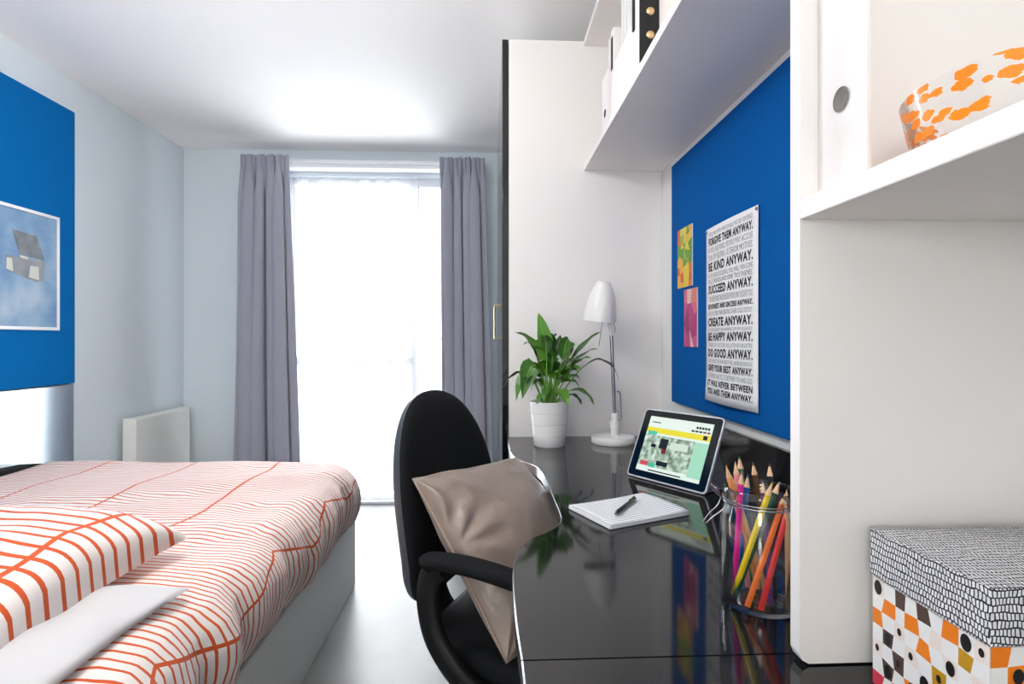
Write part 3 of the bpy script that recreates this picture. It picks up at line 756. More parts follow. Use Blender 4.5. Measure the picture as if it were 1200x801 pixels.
poly2 = [([(0, .75), (.25, .78), (.25, 1), (0, 1)], pk[3]), ([(.25, .78), (.55, .76), (.6, 1), (.25, 1)], pk[5]), ([(.55, .76), (1, .75), (1, 1), (.6, 1)], pk[6]),
         ([(0, .4), (.3, .75), (.25, .78), (0, .75)], pk[2]), ([(.3, .75), (.55, .76), (.8, .55), (.45, .3)], pk[0]), ([(.55, .76), (1, .75), (1, .6), (.8, .55)], pk[3]),
         ([(0, .4), (.3, .75), (.45, .3), (.2, .2)], pk[4]), ([(.8, .55), (1, .6), (1, .2), (.6, .15), (.45, .3)], pk[1]), ([(0, 0), (.2, .2), (0, .4)], pk[2]), ([(0, 0), (.5, 0), (.45, .3), (.2, .2)], pk[0]), ([(.5, 0), (.75, 0), (.6, .15), (.45, .3)], pk[5]), ([(.75, 0), (1, 0), (1, .2), (.6, .15)], pk[2])]
card('postcard', 1.765, 1.655, 1.078, 1.260, 0, 'pink geometric card, lower of two on the right board', poly2)

# ================================================================== DESK
edge = [(0.038, 0.6235), (0.036, 0.70), (0.037, 0.80), (0.041, 0.88), (0.053, 0.945), (0.078, 1.000), (0.106, 1.028), (0.130, 1.060), (0.146, 1.100), (0.150, 1.150), (0.150, 1.25), (0.151, 1.38), (0.150, 1.48), (0.143, 1.55), (0.125, 1.605), (0.100, 1.65), (0.083, 1.70), (0.076, 1.77), (0.075, 1.85)]
E_ = spline(edge, 5) + [(0.075, YW - 0.002)]
ZT, TH = 0.74, 0.028
dk = thing('desk', (0.4, 1.35, 0), 'black gloss desk with wavy chrome front edge between wardrobe and end panel', 'desk')
poly = [(x + 0.0022, y) for x, y in E_][::-1] + [(x, y) for x, y in ((0.0402, 0.6235), (XR - 0.001, 0.6235), (XR - 0.001, YW - 0.002))][1:]
MB().prism(poly, ZT - TH, ZT).build('desk_top', M['black_gloss'], dk, smooth=30)
def band(path, z0, z1, x_out=0.0022):
    m = MB(); P = []
    for (x, y) in path: P.append([(x + x_out, y, z0), (x, y, z0 + 0.001), (x, y, z1 - 0.001), (x + x_out, y, z1)])
    m.grid(P); return m
band(E_, ZT - TH, ZT + 0.0004).build('edge_band', M['chrome'], dk, smooth=60)
bx('upstand', (XR - 0.016, 0.6235, ZT), (XR - 0.001, 1.74, 0.860), M['black_gloss'], dk, 0.002)
bx('leg_panel', (0.16, 2.02, 0), (XR - 0.002, 2.045, ZT - TH), M['black_gloss'], dk, 0.002)
bx('leg_panel', (0.20, 0.635, 0), (XR - 0.002, 0.66, ZT - TH), M['black_gloss'], dk, 0.002)
d2 = thing('desk', (0.4, 0.2, 0), 'nearer black gloss desk section under the patterned storage box', 'desk')
bx('desk_top', (0.0402, -0.40, ZT - TH), (XR - 0.001, 0.6215, ZT), M['black_gloss'], d2, 0.0008)
band([(0.038, 0.6215), (0.038, -0.40)], ZT - TH, ZT + 0.0004).build('edge_band', M['chrome'], d2)
bx('leg_panel', (0.20, 0.59, 0), (XR - 0.002, 0.615, ZT - TH), M['black_gloss'], d2, 0.002)
bx('leg_panel', (0.06, -0.40, 0), (XR - 0.002, -0.375, ZT - TH), M['black_gloss'], d2, 0.002)

# ================================================================== OFFICE CHAIR (built in its own frame: X forward, Y to the sitter's left)
PHI = math.radians(25)
ch = thing('office_chair', (0.128, 1.29, 0), 'black office chair with loop arms turned towards the black desk', 'chair', None, rz=-PHI)
def bo(a):            # outline of the back: a in 0..2pi -> (Y, Z)
    c, s = math.cos(a), math.sin(a)
    e = 2.35 if s > 0 else 4.5; hz = 0.300 if s > 0 else 0.160
    return 0.225 * math.copysign(abs(c) ** (2 / e), c), 0.672 + hz * math.copysign(abs(s) ** (2 / e), s)
def bplane(Y, Z): return -0.235 - 0.16 * (Z - 0.55) + 0.55 * Y * Y - 0.10 * max(0, 0.62 - Z)
def back_surf(k, front, rear, n=56, rr=12):
    m = MB()
    for sg, th in ((1, front), (-1, rear)):
        P = []
        for j in range(rr + 1):
            rho = math.sin(j / rr * PI / 2); row = []
            for i in range(n):
                y, z = bo(2 * PI * i / n); Y = y * rho * k; Z = 0.672 + (z - 0.672) * rho * k
                row.append((bplane(Y, Z) + sg * th * (1 - rho ** 5) ** 0.5, Y, Z))
            P.append(row)
        m.grid(P, closed_v=True)
    return m
back_surf(1.0, 0.036, 0.004).build('backrest', M['chair_fabric'], ch, smooth=70)
m = back_surf(1.0, -0.003, 0.046); m.build('back_shell', M['chair_shell'], ch, smooth=70)
# seat
def rr_outline(hx, hy, e, n=48):
    out = []
    for i in range(n):
        a = 2 * PI * i / n; c, s = math.cos(a), math.sin(a)
        out.append((hx * math.copysign(abs(c) ** (2 / e), c), hy * math.copysign(abs(s) ** (2 / e), s)))
    return out
def pad(hx, hy, z0, z1, e, cx=0.0, dome=0.015):
    m = MB(); o = rr_outline(hx, hy, e); P = []
    h = z1 - z0
    for k, z in ((0.0, z0), (0.9, z0), (0.975, z0 + h * 0.12), (1.0, z0 + h * 0.4), (0.995, z0 + h * 0.65), (0.96, z0 + h * 0.9), (0.88, z1), (0.6, z1 + dome * 0.6), (0.3, z1 + dome * 0.9), (0.0, z1 + dome)):
        P.append([(cx + x * k, y * k, z - (0.02 * max(0, x * k / hx - 0.6) if z > z0 + h * .5 else 0)) for x, y in o])
    m.grid(P, closed_v=True); return m
pad(0.235, 0.235, 0.405, 0.475, 3.4, 0.01, 0.008).build('seat', M['chair_fabric'], ch, smooth=60)
pad(0.215, 0.215, 0.380, 0.406, 3.4, 0.01, 0.0).build('seat_shell', M['black_matt'], ch, smooth=60)
# curved bar carrying the back
MB().tube(spline([(-0.290, 0, 0.72), (-0.300, 0, 0.60), (-0.296, 0, 0.50), (-0.262, 0, 0.415), (-0.19, 0, 0.375), (-0.05, 0, 0.368)], 6), 0.048, 14, flat=(Vector((1, 0, 0)), 0.42)).build('back_bar', M['black_matt'], ch, smooth=60)
# ribbed sleeve over the lower part of the back bar
m = MB(); pr = []
for k in range(19): pr.append((0.022 if k % 2 else 0.028, 0.37 - k * 0.009))
m.lathe([(0, 0.37)] + pr + [(0, 0.37 - 18 * 0.009)], c=(-0.20, -0.03, 0), n=20); m.build('bellows', M['black_matt'], ch, smooth=50)
for s in (-1, 1):
    Y = 0.265 * s
    arm = MB().tube(spline([(-0.150, Y, 0.652), (-0.132, Y, 0.661), (-0.06, Y, 0.663), (0.02, Y, 0.654), (0.09, Y, 0.640), (0.115, Y, 0.628)], 5), [0.014] + [0.023] * 24 + [0.016], 14, flat=(Vector((0, 0, 1)), 0.8)).build('armrest', M['chair_fabric'], ch, smooth=60)
    MB().tube(spline([(-0.118, Y, 0.650), (-0.142, Y, 0.625), (-0.146, Y, 0.565), (-0.126, Y, 0.50), (-0.075, Y * 0.99, 0.440), (-0.02, Y * 0.93, 0.403), (0.05, Y * 0.7, 0.385)], 6), 0.026, 14, flat=(Vector((0, 1, 0)), 0.55)).build('arm_loop', M['black_matt'], ch, smooth=60)
MB().lathe([(0, 0.38), (0.045, 0.38), (0.045, 0.33), (0.028, 0.32), (0.028, 0.10), (0, 0.10)], n=20).build('gas_column', M['black_matt'], ch)
MB().lathe([(0, 0.135), (0.05, 0.13), (0.055, 0.075), (0, 0.07)], n=20).build('base_hub', M['black_matt'], ch)
for k in range(5):
    a = 2 * PI * k / 5 + 0.3; ca, sa = math.cos(a), math.sin(a)
    lg_ = MB().tube([(0.04 * ca, 0.04 * sa, 0.105), (0.16 * ca, 0.16 * sa, 0.095), (0.27 * ca, 0.27 * sa, 0.075)], [0.028, 0.022, 0.016], 10).build('base_leg', M['black_matt'], ch)
    m = MB()
    for sd in (-1, 1):
        c = Vector((0.27 * ca - sd * 0.014 * sa, 0.27 * sa + sd * 0.014 * ca, 0.028))
        m.lathe([(0, -0.009), (0.024, -0.009), (0.028, -0.005), (0.028, 0.005), (0.024, 0.009), (0, 0.009)], n=18, mtx=Matrix.Translation(c) @ Matrix.Rotation(a, 4, 'Z') @ Matrix.Rotation(PI / 2, 4, 'X'))
    m.build('castor', M['black_matt'], lg_)

# taupe cushion leaning on the back of the chair
TL, TR, BN = Vector((-0.150, 1.215, 0.792)), Vector((0.082, 1.49, 0.776)), Vector((0.030, 1.030, 0.508))
e1 = (TR - TL).normalized(); e2 = (BN - TL); e2 = (e2 - e1 * e2.dot(e1)).normalized(); nn = e2.cross(e1); 
if nn.y > 0: nn = -nn
CW, CD = (TR - TL).length * 1.02, (BN - TL).length * 1.04
cc = TL + (TR - TL) * 0.5 + (BN - TL) * 0.5
cu = thing('cushion', tuple(cc), 'taupe satin cushion leaning in the seat of the black chair', 'cushion')
m = pillow_mesh(CW, CD, 0.085, 0.060, c=0.035, p=0.42, seed=9, wrinkle=0.008, n=80)
for v in m.bm.verts:
    if v.co.z > 0.004:
        a, b = v.co.x / CW * 2, v.co.y / CD * 2
        for ca, cb, k in ((-1, 1, 1.0), (-1, 0.1, 0.7), (1, 1, 0.5), (-1, -1, 0.7)):
            d = math.hypot(a - ca, b - cb); th = math.atan2(b - cb, a - ca)
            v.co.z += 0.009 * k * math.sin(th * 9 + ca + cb * 2 + d * 1.5) * math.exp(-(d - 0.35) ** 2 / 0.06)
R = Matrix((e1, -e2, nn)).transposed().to_4x4(); R.translation = cc
place_mesh(m, R).build('cover', M['taupe'], cu, smooth=80)
pts = []
for (ua, va, ub, vb) in ((-1, -1, 1, -1), (1, -1, 1, 1), (1, 1, -1, 1), (-1, 1, -1, -1)):
    for k in range(14):
        t = k / 14; u = lerp(ua, ub, t); v = lerp(va, vb, t)
        pts.append(R @ Vector((u * CW / 2 * (1 - 0.035 * (1 - v * v)), v * CD / 2 * (1 - 0.035 * (1 - u * u)), 0)))
MB().tube(pts, 0.0035, 6, closed=True).build('piping', M['taupe_seam'], cu, smooth=80)

# ================================================================== ON THE DESK
# pot plant
PC = Vector((0.212, 1.885, ZT + 0.0003))
pl = thing('potted_plant', tuple(PC), 'leafy green plant in a ribbed white pot beside the desk lamp', 'plant')
prof = [(0, 0), (0.050, 0), (0.053, 0.004)]
for z in (0.036, 0.074, 0.111):
    r = lerp(0.053, 0.0665, z / 0.15); prof += [(r - 0.0004, z - 0.0016), (r - 0.0022, z), (r + 0.0004, z + 0.0016)]
prof += [(0.0660, 0.147), (0.0665, 0.150), (0.064, 0.1515), (0.0615, 0.149), (0.060, 0.13)]
MB().lathe(prof, c=PC, n=48).build('pot', M['gloss_white'], pl, smooth=40)
MB().lathe([(0.0605, 0.136), (0.03, 0.141), (0, 0.143)], c=PC, n=24).build('soil', M['soil'], pl)
def leaf(base, mid, tip, width, droop=0.0, petiole=0.35, roll=0.0):
    """a blade on its stalk along a curve base -> mid -> tip (plant frame, metres)"""
    b, c, t = Vector(base), Vector(mid), Vector(tip)
    N = 15; pts = []
    for i in range(N):
        k = i / (N - 1); pts.append(b * (1 - k) ** 2 + c * 2 * k * (1 - k) + t * k * k)
    m = MB(); P = []; UV = []
    st = int(petiole * (N - 1))
    out = Vector((t.x - b.x, t.y - b.y, 0)); out = out.normalized() if out.length > 1e-4 else Vector((1, 0, 0))
    for i in range(st, N):
        k = (i - st) / (N - 1 - st); T = (pts[min(i + 1, N - 1)] - pts[max(i - 1, 0)]).normalized()
        sd = T.cross(Vector((0, 0, 1)))
        if sd.length < 0.15: sd = Vector((-out.y, out.x, 0))
        sd.normalize(); sd = (Matrix.Rotation(roll, 3, T) @ sd); nrm = sd.cross(T).normalized()
        w = width * 1.55 * (math.sin(PI * min(1, k ** 0.75 * 0.97 + 0.03)) ** 0.85) * (1 - 0.25 * k)
        row = []; ur = []
        for q in (-1, -0.5, 0, 0.5, 1):
            row.append(pts[i] + sd * (q * w) + nrm * (abs(q) * w * 0.30 + 0.002 * math.sin(i * 1.7 + q))); ur.append((q, k))
        P.append(row); UV.append(ur)
    m.grid(P, UV)
    for v in m.bm.verts: v.co += PC
    o = m.build('leaf', M['leaf'], pl, smooth=80)
    MB().tube([PC + p for p in pts[:st + 2]], [lerp(0.0026, 0.0015, i / (st + 2)) for i in range(st + 2)], 5).build('stalk', M['stem'], o)
def px(u, v, dy=0.0): return ((u - 644) / 345.0, dy, 0.36 - (v - 398) / 345.0)      # photo-like spread of the leaf tips, in metres about the pot
LV = [ # mid, tip, width, petiole, roll
    (px(640, 410), px(631, 366, 0.0), .021, .50, 0.9), (px(640, 398), px(603, 389, -.02), .016, .45, 0.3), (px(625, 385), px(611, 466, -.05), .024, .50, -0.9),
    (px(612, 410), px(587, 458, .02), .013, .45, 0.2), (px(618, 405), px(604, 469, -.02), .016, .55, -.5), (px(662, 395), px(668, 397, .02), .020, .45, 1.1),
    (px(670, 405), px(672, 404, -.03), .021, .5, 0.9), (px(672, 405), px(706, 388, .01), .009, .45, 0.4), (px(700, 388), px(727, 444, 0), .015, .45, 0.0),
    (px(680, 440), px(695, 474, -.03), .013, .45, 0.2), (px(672, 452), px(680, 473, -.04), .010, .4, 0.1), (px(640, 425), px(630, 424, -.05), .018, .45, 0.6),
    (px(650, 430), px(645, 412, -.04), .017, .5, -0.7), (px(630, 438), px(622, 445, -.04), .013, .45, 0.1), (px(655, 405), px(658, 392, .02), .010, .5, 0.8),
    (px(668, 415), px(700, 408, -.03), .015, .4, 0.1), (px(668, 420), px(690, 418, -.05), .016, .4, 0.3), (px(620, 425), px(615, 448, -.06), .012, .45, 0.1),
    (px(650, 400), px(643, 388, .04), .016, .45, -0.5), (px(630, 410), px(622, 402, .05), .018, .45, 0.3), (px(660, 420), px(678, 432, -.06), .015, .45, 0.3),
    (px(645, 435), px(634, 470, -.07), .012, .55, 0.1), (px(655, 442), px(662, 472, -.08), .017, .5, 0.2), (px(636, 450), px(627, 472, -.06), .010, .4, 0.1),
    (px(660, 410), px(685, 424, .04), .017, .4, 0.1), (px(650, 420), px(652, 420, -.06), .014, .45, 1.0), (px(640, 415), px(627, 408, .03), .015, .4, 0.9), (px(655, 425), px(668, 445, -.06), .014, .45, 0.5)]
rl = random.Random(21)
for k in range(16):
    u = rl.uniform(612, 684); v = rl.uniform(398, 462) - 10 * (abs(u - 648) < 20); dy = rl.uniform(-.07, .07)
    LV.append((px(lerp(646, u, 0.45), min(v, 440) - rl.uniform(2, 14), dy * .5), px(u, v, dy), rl.uniform(.011, .018), .45, rl.uniform(-1.0, 1.0)))
for i, (mid, tip, w, pet, roll) in enumerate(LV):
    a = i * 2.4; b = (0.022 * math.cos(a), 0.022 * math.sin(a), 0.138)
    leaf(b, mid, tip, w, petiole=pet, roll=roll)

# desk lamp
LC = Vector((0.440, 1.925, ZT + 0.0003))
dl = thing('desk_lamp', tuple(LC), 'white desk lamp with chrome stem and bell shade by the wardrobe', 'lamp')
MB().lathe([(0, 0), (0.074, 0), (0.076, 0.003), (0.076, 0.018), (0.073, 0.024), (0.02, 0.027), (0, 0.027)], c=LC, n=48).build('base', M['lamp_white'], dl, smooth=40)
MB().lathe([(0, 0.026), (0.013, 0.026), (0.013, 0.05), (0.016, 0.052), (0.016, 0.075), (0.012, 0.078), (0.012, 0.10), (0.009, 0.104), (0, 0.104)], c=LC + Vector((0.006, 0, 0)), n=24).build('stem_socket', M['lamp_white'], dl, smooth=40)
MB().tube([LC + Vector((0.006, 0, 0.10)), LC + Vector((-0.006, 0, 0.385))], 0.0062, 14).build('stem', M['chrome'], dl)
MB().tube(spline([LC + Vector(p) for p in ((-0.006, 0, 0.375), (-0.008, 0, 0.40), (-0.014, 0.0, 0.425), (-0.03, 0, 0.445))], 4), [0.008] * 13, 10).build('elbow', M['lamp_white'], dl)
MB().tube([LC + Vector((0.004, -0.006, 0.385)), LC + Vector((0.006, -0.006, 0.40)), LC + Vector((-0.006, -0.006, 0.438))], 0.002, 6).build('spring_arm', M['chrome'], dl)
MB().tube(spline([LC + Vector(p) for p in ((0.012, -0.008, 0.075), (0.026, -0.008, 0.085), (0.026, -0.008, 0.13), (0.022, -0.008, 0.175), (0.012, -0.006, 0.178))], 4), 0.0018, 6).build('flex', M['chrome'], dl)
SM = Matrix.Translation(LC + Vector((-0.049, -0.01, 0.425))) @ Matrix.Rotation(math.radians(5), 4, 'Y') @ Matrix.Rotation(math.radians(6), 4, 'X')
sp_ = [(0.0, 0.139), (0.020, 0.138), (0.025, 0.134), (0.027, 0.125), (0.036, 0.108), (0.047, 0.078), (0.053, 0.045), (0.0565, 0.012), (0.057, 0.0), (0.0555, 0.0), (0.055, 0.012), (0.0515, 0.045), (0.0455, 0.077), (0.034, 0.107), (0.0, 0.118)]
MB().lathe(sp_, n=48, mtx=SM).build('shade', M['lamp_white'], dl, smooth=50)
MB().lathe([(0, 0.012), (0.012, 0.014), (0.020, 0.026), (0.021, 0.04), (0.013, 0.06), (0.012, 0.11), (0, 0.112)], n=20, mtx=SM).build('bulb', M['paper'], dl, smooth=60)
MB().tube([SM @ Vector((0.004, -0.03, 0.004)), SM @ Vector((0.0, -0.03, -0.085))], 0.0011, 5).build('pull_cord', M['chrome'], dl)

# tablet
BL, BR = Vector((0.370, 1.462, ZT + 0.0025)), Vector((0.503, 1.258, ZT + 0.0025))
ex = (BR - BL).normalized(); bk = Vector((-ex.y, ex.x, 0)); bk = bk if bk.y > 0 else -bk
ta = math.radians(25); eu = Vector((0, 0, math.cos(ta))) + bk * math.sin(ta); en = ex.cross(eu)      # en points to the viewer side
if en.y > 0: en = -en
TW, THt = (BR - BL).length, 0.188
TM = Matrix((ex, eu, en)).transposed().to_4x4(); TM.translation = BL
tbm = thing('tablet', tuple((BL + BR) / 2), 'tablet showing a web page, propped on a folding stand on the desk', 'tablet')
def rrect(w, h, r, n=6, x0=0, y0=0):
    out = []
    for cx, cy, a0 in ((w - r, r, -PI / 2), (w - r, h - r, 0), (r, h - r, PI / 2), (r, r, PI)):
        for k in range(n + 1):
            a = a0 + PI / 2 * k / n; out.append((x0 + cx + r * math.cos(a), y0 + cy + r * math.sin(a)))
    return out
def slab(poly, z0, z1, mt, name, parent, mtx, sm=30):
    m = MB(); m.prism(poly, z0, z1); return place_mesh(m, mtx).build(name, mt, parent, smooth=sm)
slab(rrect(TW, THt, 0.011), -0.006, 0.0, M['alu'], 'tablet_case', tbm, TM)
slab(rrect(TW - 0.008, THt - 0.008, 0.008, x0=0.004, y0=0.004), 0.0, 0.0012, M['screen_black'], 'screen_glass', tbm, TM)
sx0, sy0, sw, shh = 0.026, 0.020, TW - 0.050, THt - 0.040
def srect(name, a0, b0, a1, b1, mt, lift):
    return slab([(sx0 + a0 * sw, sy0 + b0 * shh), (sx0 + a1 * sw, sy0 + b0 * shh), (sx0 + a1 * sw, sy0 + b1 * shh), (sx0 + a0 * sw, sy0 + b1 * shh)], 0.0012, 0.0012 + lift, mt, name, scr, TM, 0)
page = slab([(sx0, sy0), (sx0 + sw, sy0), (sx0 + sw, sy0 + shh), (sx0, sy0 + shh)], 0.0012, 0.0014, screen_mat('screen_page', srgb(226, 240, 230), 0.55), 'screen', tbm, TM, 0)
scr = page
M['sc_photo'] = watercolour('screen_photo', [(0.28, srgb(50, 66, 56)), (0.42, srgb(112, 134, 112)), (0.55, srgb(168, 196, 176)), (0.72, srgb(226, 238, 228))], 75, emit=0.6, base=0.05)
srect('yellow_banner', 0, .70, 1, .80, screen_mat('screen_yellow', srgb(240, 226, 40), 0.5), 0.0003)
srect('page_photo', 0.0, .10, 1, .66, M['sc_photo'], 0.0003)
srect('mint_panel', .80, .06, 1.0, .66, screen_mat('screen_mint', srgb(168, 226, 196), 0.5), 0.0005)
srect('mint_tab', .03, .66, .18, .73, screen_mat('screen_teal', srgb(84, 200, 168), 0.5), 0.0006)
srect('red_button', .04, .10, .17, .18, screen_mat('screen_red', srgb(226, 84, 96), 0.45), 0.0006)
srect('teal_button', .18, .09, .29, .17, M['screen_teal'] if 'screen_teal' in M else screen_mat('screen_teal', srgb(84, 200, 168), 0.45), 0.0006)
dkm = screen_mat('screen_dark', srgb(34, 38, 36), 0.1)
srect('search_icon', .895, .715, .955, .785, dkm, 0.0006)
for k in range(5): srect('social_icon', .76 + k * .042, .885, .792 + k * .042, .925, dkm, 0.0005)
rdm = screen_mat('screen_dark_red', srgb(150, 40, 44), 0.3)
for k in range(5): srect('menu_button', .70 + k * .058, .825, .745 + k * .058, .855, rdm if k in (3, 4) else dkm, 0.0005)
srect('site_name', .05, .885, .20, .905, screen_mat('screen_grey', srgb(110, 130, 116), 0.3), 0.0005)
for a0, b0, a1, b1 in ((.27, .44, .40, .62), (.33, .36, .40, .47), (.30, .14, .48, .22), (.14, .44, .22, .50)):
    srect('photo_furniture', a0, b0, a1, b1, rdm if a0 > .3 else dkm, 0.0005)
srect('photo_window', .44, .46, .72, .58, screen_mat('screen_pale', srgb(214, 232, 216), 0.5), 0.0005)
srect('caption_line', .20, .025, .72, .045, dkm, 0.0004)
# folding stand behind
m = MB(); tp = BL + (BR - BL) * 0.5 + eu * 0.12 - en * 0.0065
def tri(off):
    a = BL + ex * off + bk * 0.0115; b_ = BL + ex * off + bk * 0.105; c = BL + ex * off + eu * 0.118 - en * 0.0065
    return [a + Vector((0, 0, 0)), b_, c]
A = tri(0.02); B = tri(TW - 0.008)
va = [m.bm.verts.new(p) for p in A]; vb = [m.bm.verts.new(p) for p in B]
m.bm.faces.new(va); m.bm.faces.new(vb[::-1])
for i in range(3): m.bm.faces.new([va[i], va[(i + 1) % 3], vb[(i + 1) % 3], vb[i]])
m.build('folding_stand', M['grey_cover'], tbm, smooth=0)

# notebook and pen
NC = Vector((0.293, 1.146, ZT + 0.0003)); na = math.atan2(0.078, 0.177)
NM = Matrix.Translation(NC) @ Matrix.Rotation(na, 4, 'Z')
nbk = thing('notebook', tuple(NC), 'open ruled notebook with a black pen lying on it', 'notebook')
def ruled():
    m = mat('ruled_paper', (1, 1, 1, 1), 0.8); n = NT(m); uv, x, y = n.uv()
    f = n.math('LESS_THAN', n.math('FRACT', n.math('DIVIDE', y, 0.0085)), 0.2)
    n.L.new(n.mix(f, srgb(236, 236, 236), srgb(120, 122, 132)), n.N['Principled BSDF'].inputs['Base Color']); return m
M['ruled'] = ruled()
hw, hh_ = 0.099, 0.073
place_mesh(MB().box((-hw, -hh_, 0), (hw, hh_, 0.0015), 0.0005), NM).build('cover', M['grey_cover'], nbk)
def npage(x, y, z0): return z0 + 0.003 * math.sin((y / hh_ + 1) * 1.6) + 0.004 * (max(0, -x / hw - 0.4)) ** 2 + 0.0035 * max(0, x / hw) ** 2
m = MB(); nx_ = 14
for k, (zz, ins) in enumerate(((0.0018, 0.0), (0.0042, 0.001))):
    top = [[(lerp(-hw, hw, i / nx_) * (1 - ins * 8), lerp(-hh_, hh_, j / nx_), npage(lerp(-hw, hw, i / nx_), lerp(-hh_, hh_, j / nx_), zz + 0.0022)) for j in range(nx_ + 1)] for i in range(nx_ + 1)]
    m2 = m; m2.grid(top)
    ring = [top[i][0] for i in range(nx_ + 1)] + [top[nx_][j] for j in range(1, nx_ + 1)] + [top[i][nx_] for i in range(nx_ - 1, -1, -1)] + [top[0][j] for j in range(nx_ - 1, -1, -1)]
    m2.grid([[p, (p[0], p[1], zz)] for p in ring])
    m2.grid([[(p[0], p[1], zz) for p in r] for r in top])
place_mesh(m, NM).build('page_block', M['paper'], nbk, smooth=30)
top = [[(lerp(-hw, hw, i / 20), lerp(-hh_, hh_, j / 20), npage(lerp(-hw, hw, i / 20), lerp(-hh_, hh_, j / 20), 0.0072) + 0.0004) for j in range(21)] for i in range(21)]
uvs = [[(p[0], p[1]) for p in r] for r in top]
m = MB(); m.grid(top, uvs); o = place_mesh(m, NM).build('ruled_page', M['ruled'], nbk, smooth=60)
md = o.modifiers.new('thick', 'SOLIDIFY'); md.thickness = 0.0005; md.offset = 1
pa, pb = Vector((0.250, 1.082, ZT + 0.0165)), Vector((0.320, 1.190, ZT + 0.0165))
pen = thing('pen', tuple((pa + pb) / 2), 'black pen lying across the open notebook', 'pen')
dr = (pb - pa)
MB().tube([pa + dr * 0.10, pa + dr * 0.12, pa + dr * 0.97, pb], [0.0036, 0.0044, 0.0044, 0.0035], 12).build('barrel', M['pen'], pen)
MB().tube([pa + dr * 0.10, pa + dr * 0.03, pa], [0.0035, 0.0015, 0.0006], 10).build('nib', M['chrome'], pen)
MB().tube([pb - dr * 0.02 + Vector((0, 0, 0.0055)), pb - dr * 0.30 + Vector((0, 0, 0.0055))], 0.0012, 6).build('clip', M['pen'], pen)

# glass jar with wire clasp
JC = Vector((0.374, 0.744, ZT + 0.0003))
jr = thing('glass_jar', tuple(JC), 'clip top glass jar holding coloured pencils beside the end panel', 'jar')
op = [(0, 0), (0.046, 0.0), (0.051, 0.004), (0.0525, 0.012), (0.0525, 0.105), (0.0505, 0.122), (0.0465, 0.134), (0.0455, 0.142), (0.0475, 0.146), (0.0475, 0.156), (0.045, 0.158)]
ip = [(0.0435, 0.156), (0.0425, 0.142), (0.044, 0.132), (0.0480, 0.12), (0.0498, 0.105), (0.0498, 0.012), (0.046, 0.006), (0, 0.005)]
MB().lathe(op + ip, c=JC, n=48, uvr=0.05).build('jar_body', M['clear_glass'], jr, smooth=60)
ring = [JC + Vector((0.0482 * math.cos(2 * PI * k / 40), 0.0482 * math.sin(2 * PI * k / 40), 0.1385)) for k in range(40)]
wr_ = MB().tube(ring, 0.0012, 6, closed=True); ring2 = [p + Vector((0, 0, 0.004)) for p in ring]; wr_.tube(ring2, 0.0009, 6, closed=True)
wr_.build('wire_band', M['chrome'], jr, smooth=60)
def jp(dx, dy, dz): return JC + Vector((dx, dy, dz))
m = MB()
for s in (-0.009, 0.009):
    m.tube(spline([jp(-0.0475, s, 0.140), jp(-0.060, s, 0.150), jp(-0.066, s, 0.160), jp(-0.058, s, 0.158), jp(-0.052, s, 0.145), jp(-0.056, s, 0.132), jp(-0.068, s * .8, 0.122), jp(-0.077, s * .5, 0.112)], 5), 0.0009, 6)
m.tube([jp(-0.077, -0.0045, 0.112), jp(-0.079, 0, 0.111), jp(-0.077, 0.0045, 0.112)], 0.0009, 6)
m.tube(spline([jp(-0.066, -0.009, 0.160), jp(-0.068, 0, 0.162), jp(-0.066, 0.009, 0.160)], 3), 0.0009, 6)
m.build('wire_clasp', M['chrome'], jr, smooth=60)

pcol = {'magenta': G(226, 40, 150), 'yellow': G(236, 206, 24), 'blue': G(36, 90, 160), 'green': G(30, 110, 60), 'orange': G(240, 120, 30), 'red': G(220, 48, 44), 'brown': G(104, 70, 50), 'natural': G(214, 160, 110), 'darkgreen': G(24, 74, 48), 'black': G(34, 34, 36), 'violet': G(96, 60, 120), 'pink': G(226, 150, 160), 'peach': G(228, 150, 90)}
def pencil(key, b, t, label, r=0.0042):
    b, t = JC + Vector(b), JC + Vector(t); d = (t - b); L = d.length; d.normalize()
    z = Vector((0, 0, 1)); R_ = z.rotation_difference(d).to_matrix().to_4x4(); R_.translation = b
    root = thing('pencil', tuple(b), label, 'pencil', 'coloured pencils in the glass jar')
    pm = bpy.data.materials.get('pencil_' + key) or mat('pencil_' + key, pcol[key], 0.3, noise=(60, 0.04))
    m = MB(); n = 6; P = []
    for zz, rr in ((0, 0.0), (0, r), (L - 0.018, r)): P.append([R_ @ Vector((rr * math.cos(2 * PI * k / n), rr * math.sin(2 * PI * k / n), zz)) for k in range(n)])
    m.grid(P, closed_v=True); m.build('barrel', pm, root, smooth=20)
    m = MB(); P = []
    for zz, rr in ((L - 0.018, r), (L - 0.005, r * 0.32)): P.append([R_ @ Vector((rr * math.cos(2 * PI * k / 10), rr * math.sin(2 * PI * k / 10), zz)) for k in range(10)])
    m.grid(P, closed_v=True); m.build('sharpened_wood', M['wood'], root, smooth=60)
    m = MB(); P = []
    for zz, rr in ((L - 0.005, r * 0.32), (L, 0.0002)): P.append([R_ @ Vector((rr * math.cos(2 * PI * k / 10), rr * math.sin(2 * PI * k / 10), zz)) for k in range(10)])
    m.grid(P, closed_v=True); m.build('lead', pm, root, smooth=60)
Z0 = 0.0065
pencil('magenta', (-0.027, 0.022, Z0), (-0.0215, 0.010, 0.178), 'magenta pencil standing upright at the left of the jar')
pencil('yellow', (-0.036, 0.004, Z0 + .004), (0.002, -0.028, 0.172), 'yellow pencil slanting up to the right in the jar')
pencil('blue', (-0.018, 0.030, Z0), (-0.010, 0.016, 0.172), 'blue pencil between the magenta and yellow pencils in the jar')
pencil('orange', (-0.033, -0.030, Z0 + .003), (0.037, 0.002, 0.150), 'orange pencil leaning steeply right across the front of the jar')
